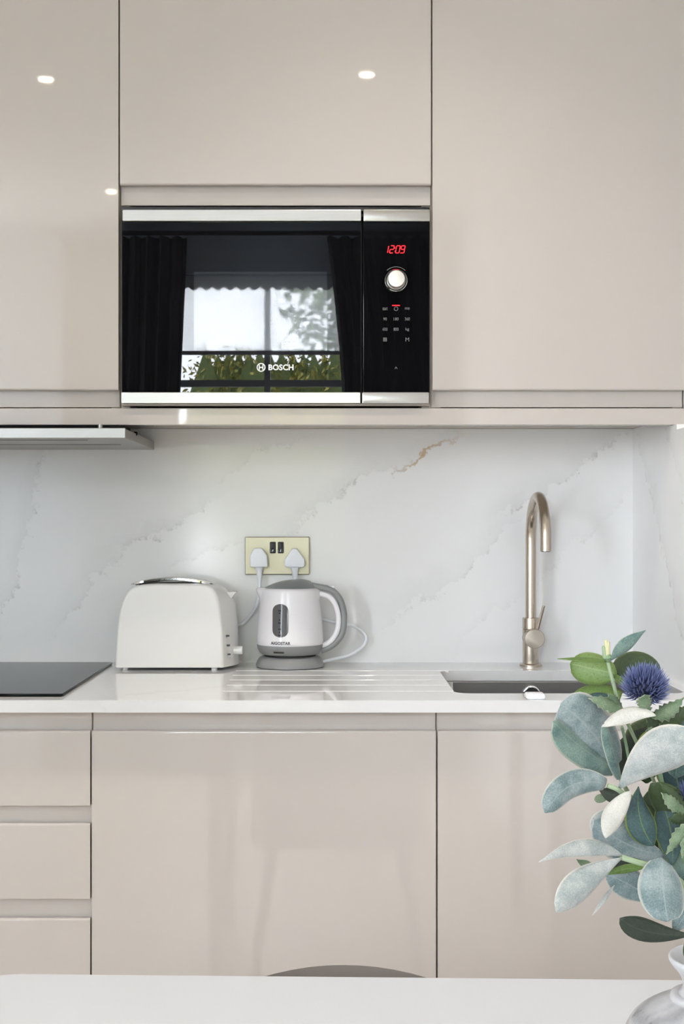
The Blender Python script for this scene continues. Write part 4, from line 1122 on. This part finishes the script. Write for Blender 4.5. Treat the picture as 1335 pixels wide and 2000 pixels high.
# frosted spray, middle
s2 = spray('frosted_leaf_spray', 'frosted pale spray with a large upright leaf and one drooping far left')
stem(s2, [neck, (1370, 1800, 1.01), (1290, 1640, 1.01), (1240, 1575, 0.985), (1210, 1545, 0.962), (1186, 1534, 0.96)], 0.0018, 'stem_pale')
leaf(s2, (1208, 1540, 0.962), (1362, 1432, 0.925), 92, 'leaf_frost_pale', (-4, -10), roll=(8, -6), cup=0.16, shape='obovate', wave=0.03)
leaf(s2, (1182, 1532, 0.96), (1064, 1588, 0.935), 54, 'leaf_frost_blue', (-10, -26), roll=(6, -8), cup=0.2, shape='blunt', wave=0.05)
leaf(s2, (1214, 1546, 0.968), (1168, 1541, 0.98), 34, 'leaf_dusky', (4, 8), roll=(10, 0), cup=0.1, shape='lance')
leaf(s2, (1186, 1556, 0.985), (1160, 1562, 0.985), 18, 'leaf_sage', (0, 0), roll=(0, 0), cup=0.1, shape='round')
leaf(s2, (1232, 1545, 0.955), (1182, 1637, 0.935), 40, 'leaf_white', (-10, 4), roll=(14, 4), cup=0.25, shape='ovate', wave=0.05)
leaf(s2, (1246, 1536, 0.97), (1276, 1652, 0.965), 58, 'leaf_deep_blue', (-12, 6), roll=(-10, 6), cup=0.25, shape='obovate', wave=0.04)
leaf(s2, (1224, 1575, 0.99), (1166, 1632, 0.985), 46, 'leaf_frost_pale', (-14, 0), roll=(0, 0), cup=0.2, shape='obovate')
leaf(s2, (1290, 1560, 0.985), (1312, 1690, 0.98), 60, 'leaf_deep_blue', (8, 0), roll=(15, 0), cup=0.2, shape='ovate')
leaf(s2, (1270, 1530, 0.98), (1345, 1610, 0.985), 60, 'leaf_dark_green', (0, 0), roll=(15, 0), cup=0.2, shape='ovate')

# frosted spray, lower
s3 = spray('frosted_leaf_spray', 'lowest frosted spray with long pale leaves hanging over the table')
stem(s3, [neck, (1374, 1830, 1.01), (1335, 1730, 0.985), (1280, 1695, 0.958), (1245, 1684, 0.95), (1212, 1674, 0.948)], 0.0021, 'stem_pale')
leaf(s3, (1302, 1672, 0.985), (1160, 1602, 0.97), 82, 'leaf_frost_blue', (-10, 10), roll=(10, -4), cup=0.18, shape='obovate', wave=0.03)
leaf(s3, (1216, 1672, 0.948), (1052, 1684, 0.92), 34, 'leaf_frost_pale', (4, -22), roll=(18, 8), cup=0.25, shape='lance', wave=0.03)
leaf(s3, (1214, 1676, 0.946), (1086, 1781, 0.92), 60, 'leaf_frost_pale', (-12, -4), roll=(6, -6), cup=0.22, shape='obovate', wave=0.03)
leaf(s3, (1262, 1694, 0.96), (1178, 1709, 0.955), 17, 'leaf_green', (0, -4), roll=(10, 0), cup=0.2, shape='lance')
leaf(s3, (1270, 1690, 0.965), (1176, 1700, 0.965), 26, 'leaf_dusky', (0, -6), roll=(10, 0), cup=0.2, shape='lance')
leaf(s3, (1182, 1706, 0.975), (1288, 1762, 0.975), 60, 'leaf_frost_blue', (-6, -6), roll=(0, 0), cup=0.2, shape='ovate', wave=0.05)
leaf(s3, (1200, 1728, 0.965), (1156, 1789, 0.955), 12, 'leaf_frost_pale', (-2, 0), roll=(55, 70), cup=0.4, shape='lance')
leaf(s3, (1160, 1690, 0.97), (1125, 1678, 0.965), 16, 'leaf_sage', (0, 4), roll=(10, 0), cup=0.2, shape='lance')
leaf(s3, (1292, 1676, 0.945), (1303, 1800, 0.915), 98, 'leaf_frost_blue', (-4, 0), roll=(0, -6), cup=0.2, shape='round', wave=0.03)
leaf(s3, (1352, 1826, 0.975), (1210, 1793, 0.965), 46, 'leaf_dusky', (-16, 10), roll=(8, -8), cup=0.2, shape='obovate')
leaf(s3, (1352, 1760, 0.98), (1315, 1822, 0.985), 40, 'leaf_frost_blue', (0, 0), roll=(0, 0), cup=0.2, shape='ovate')
leaf(s3, (1362, 1890, 0.985), (1338, 1838, 0.975), 22, 'leaf_dark_green', (-4, 0), roll=(0, 0), cup=0.2, shape='ovate')

for (b_, t_2, w_, m_) in (((1262, 1640, 1.005), (1222, 1560, 1.01), 60, 'leaf_dusky'), ((1290, 1660, 1.01), (1270, 1540, 1.015), 74, 'leaf_dark_green'),
                          ((1325, 1690, 1.0), (1318, 1560, 1.01), 70, 'leaf_deep_blue'), ((1330, 1560, 1.005), (1300, 1450, 1.01), 70, 'leaf_deep_blue'),
                          ((1262, 1530, 1.02), (1240, 1420, 1.03), 64, 'leaf_dark_green'), ((1345, 1720, 1.0), (1285, 1640, 1.0), 56, 'leaf_frost_teal'),
                          ((1318, 1520, 1.0), (1352, 1420, 1.0), 60, 'leaf_frost_teal'), ((1340, 1790, 1.005), (1262, 1720, 1.01), 60, 'leaf_frost_blue')):
    leaf(s2, b_, t_2, w_, m_, (random.uniform(-8, 8), random.uniform(-6, 6)), roll=(random.uniform(-20, 20), 0), cup=0.2, shape='ovate', wave=0.05)
# thistles
def thistle(cx, cy, cdp, rpx, label, stem_pts, axis, seed, bracts):
    t = spray('thistle_flower', label); rnd = random.Random(seed)
    C = P(cx, cy, cdp); r = rpx*cdp/F; ax = Vector(axis).normalized()
    stem(t, stem_pts, 0.0018)
    bm = bmesh.new(); bmesh.ops.create_icosphere(bm, subdivisions=3, radius=r*0.52, matrix=Matrix.Translation(C)); obj('head', bm, 'thistle_core', t)
    vs_, fs, uu = [], [], []
    n = 430
    for i in range(n):
        z = 1-2*(i+0.5)/n
        if z < -0.55: continue
        th = i*2.399963+rnd.uniform(-0.12, 0.12); q = math.sqrt(1-z*z)
        o1 = ax.orthogonal().normalized(); o2 = ax.cross(o1)
        d = (ax*z+o1*q*math.cos(th)+o2*q*math.sin(th)+Vector((rnd.gauss(0, .05), rnd.gauss(0, .05), rnd.gauss(0, .05)))).normalized()
        d2 = (d+ax*0.25).normalized(); l = r*rnd.uniform(0.92, 1.10)
        a = d.orthogonal().normalized(); b = d.cross(a); k = len(vs_); w_ = r*0.040
        base = C+d*r*0.45; mid_ = C+d*r*0.75+ax*r*0.02; tip_ = C+d2*l
        for c_, ww in ((base, w_*0.8), (mid_, w_)):
            for m_ in range(4):
                an = PI/2*m_; vs_.append(c_+(a*math.cos(an)+b*math.sin(an))*ww)
        vs_.append(tip_)
        for m_ in range(4):
            m2 = (m_+1) % 4
            fs.append((k+m_, k+m2, k+4+m2, k+4+m_)); uu += [0, 0, 0.45, 0.45]
            fs.append((k+4+m_, k+4+m2, k+8)); uu += [0.45, 0.45, 1]
    me = bpy.data.meshes.new('spines'); me.from_pydata(vs_, [], fs)
    uvl = me.uv_layers.new(name='UVMap')
    for i, u in enumerate(uu): uvl.data[i].uv = (u, 0.5)
    o = mobj('spines', me, 'thistle_blue', t, angle=60); o['kind'] = 'stuff'
    for args in bracts: leaf(t, *args[:4], name='bract', serr=1, **args[4])
    return t
B_ = dict(cup=0.3, shape='lance', wave=0.15, nu=13)
thistle(1259, 1342, 0.975, 50, 'spiky blue thistle head at the top of the bouquet', [neck, (1375, 1800, 0.99), (1310, 1600, 0.99), (1275, 1450, 0.985), (1260, 1372, 0.978)], (0.05, -0.35, 0.9), 11, [
    ((1262, 1398, 0.955), (1257, 1357, 0.945), 26, 'leaf_sage', dict(B_, shape='blunt')),
    ((1225, 1398, 0.97), (1148, 1364, 0.965), 26, 'leaf_sage', dict(B_, ctrl=(0, -6), roll=(25, 25))),
    ((1215, 1388, 0.975), (1186, 1354, 0.97), 20, 'leaf_sage', dict(B_, roll=(10, 0))),
    ((1272, 1402, 0.965), (1335, 1362, 0.965), 30, 'leaf_sage', dict(B_, ctrl=(0, 6), roll=(-20, -25))),
    ((1285, 1408, 0.975), (1352, 1378, 0.975), 36, 'leaf_dark_green', dict(B_, ctrl=(0, 6), roll=(-15, 0))),
    ((1262, 1420, 0.975), (1300, 1386, 0.975), 26, 'leaf_dark_green', dict(B_)),
    ((1300, 1440, 0.985), (1345, 1395, 0.985), 54, 'leaf_frost_teal', dict(cup=0.2, shape='ovate')),
    ((1285, 1470, 0.99), (1272, 1400, 0.99), 30, 'leaf_sage', dict(cup=0.2, shape='ovate'))])
thistle(1362, 1556, 0.985, 44, 'second blue thistle head, cut off by the right edge of the picture', [neck, (1390, 1800, 0.995), (1370, 1600, 0.99)], (0.1, -0.4, 0.8), 12, [
    ((1340, 1592, 0.965), (1290, 1548, 0.96), 24, 'leaf_sage', dict(B_, roll=(20, 20))),
    ((1345, 1600, 0.96), (1304, 1600, 0.955), 22, 'leaf_dark_green', dict(B_)),
    ((1350, 1602, 0.955), (1300, 1668, 0.95), 24, 'leaf_sage', dict(B_)),
    ((1352, 1600, 0.955), (1330, 1676, 0.95), 22, 'leaf_sage', dict(B_)),
    ((1345, 1590, 0.97), (1288, 1528, 0.97), 24, 'leaf_dark_green', dict(B_))])
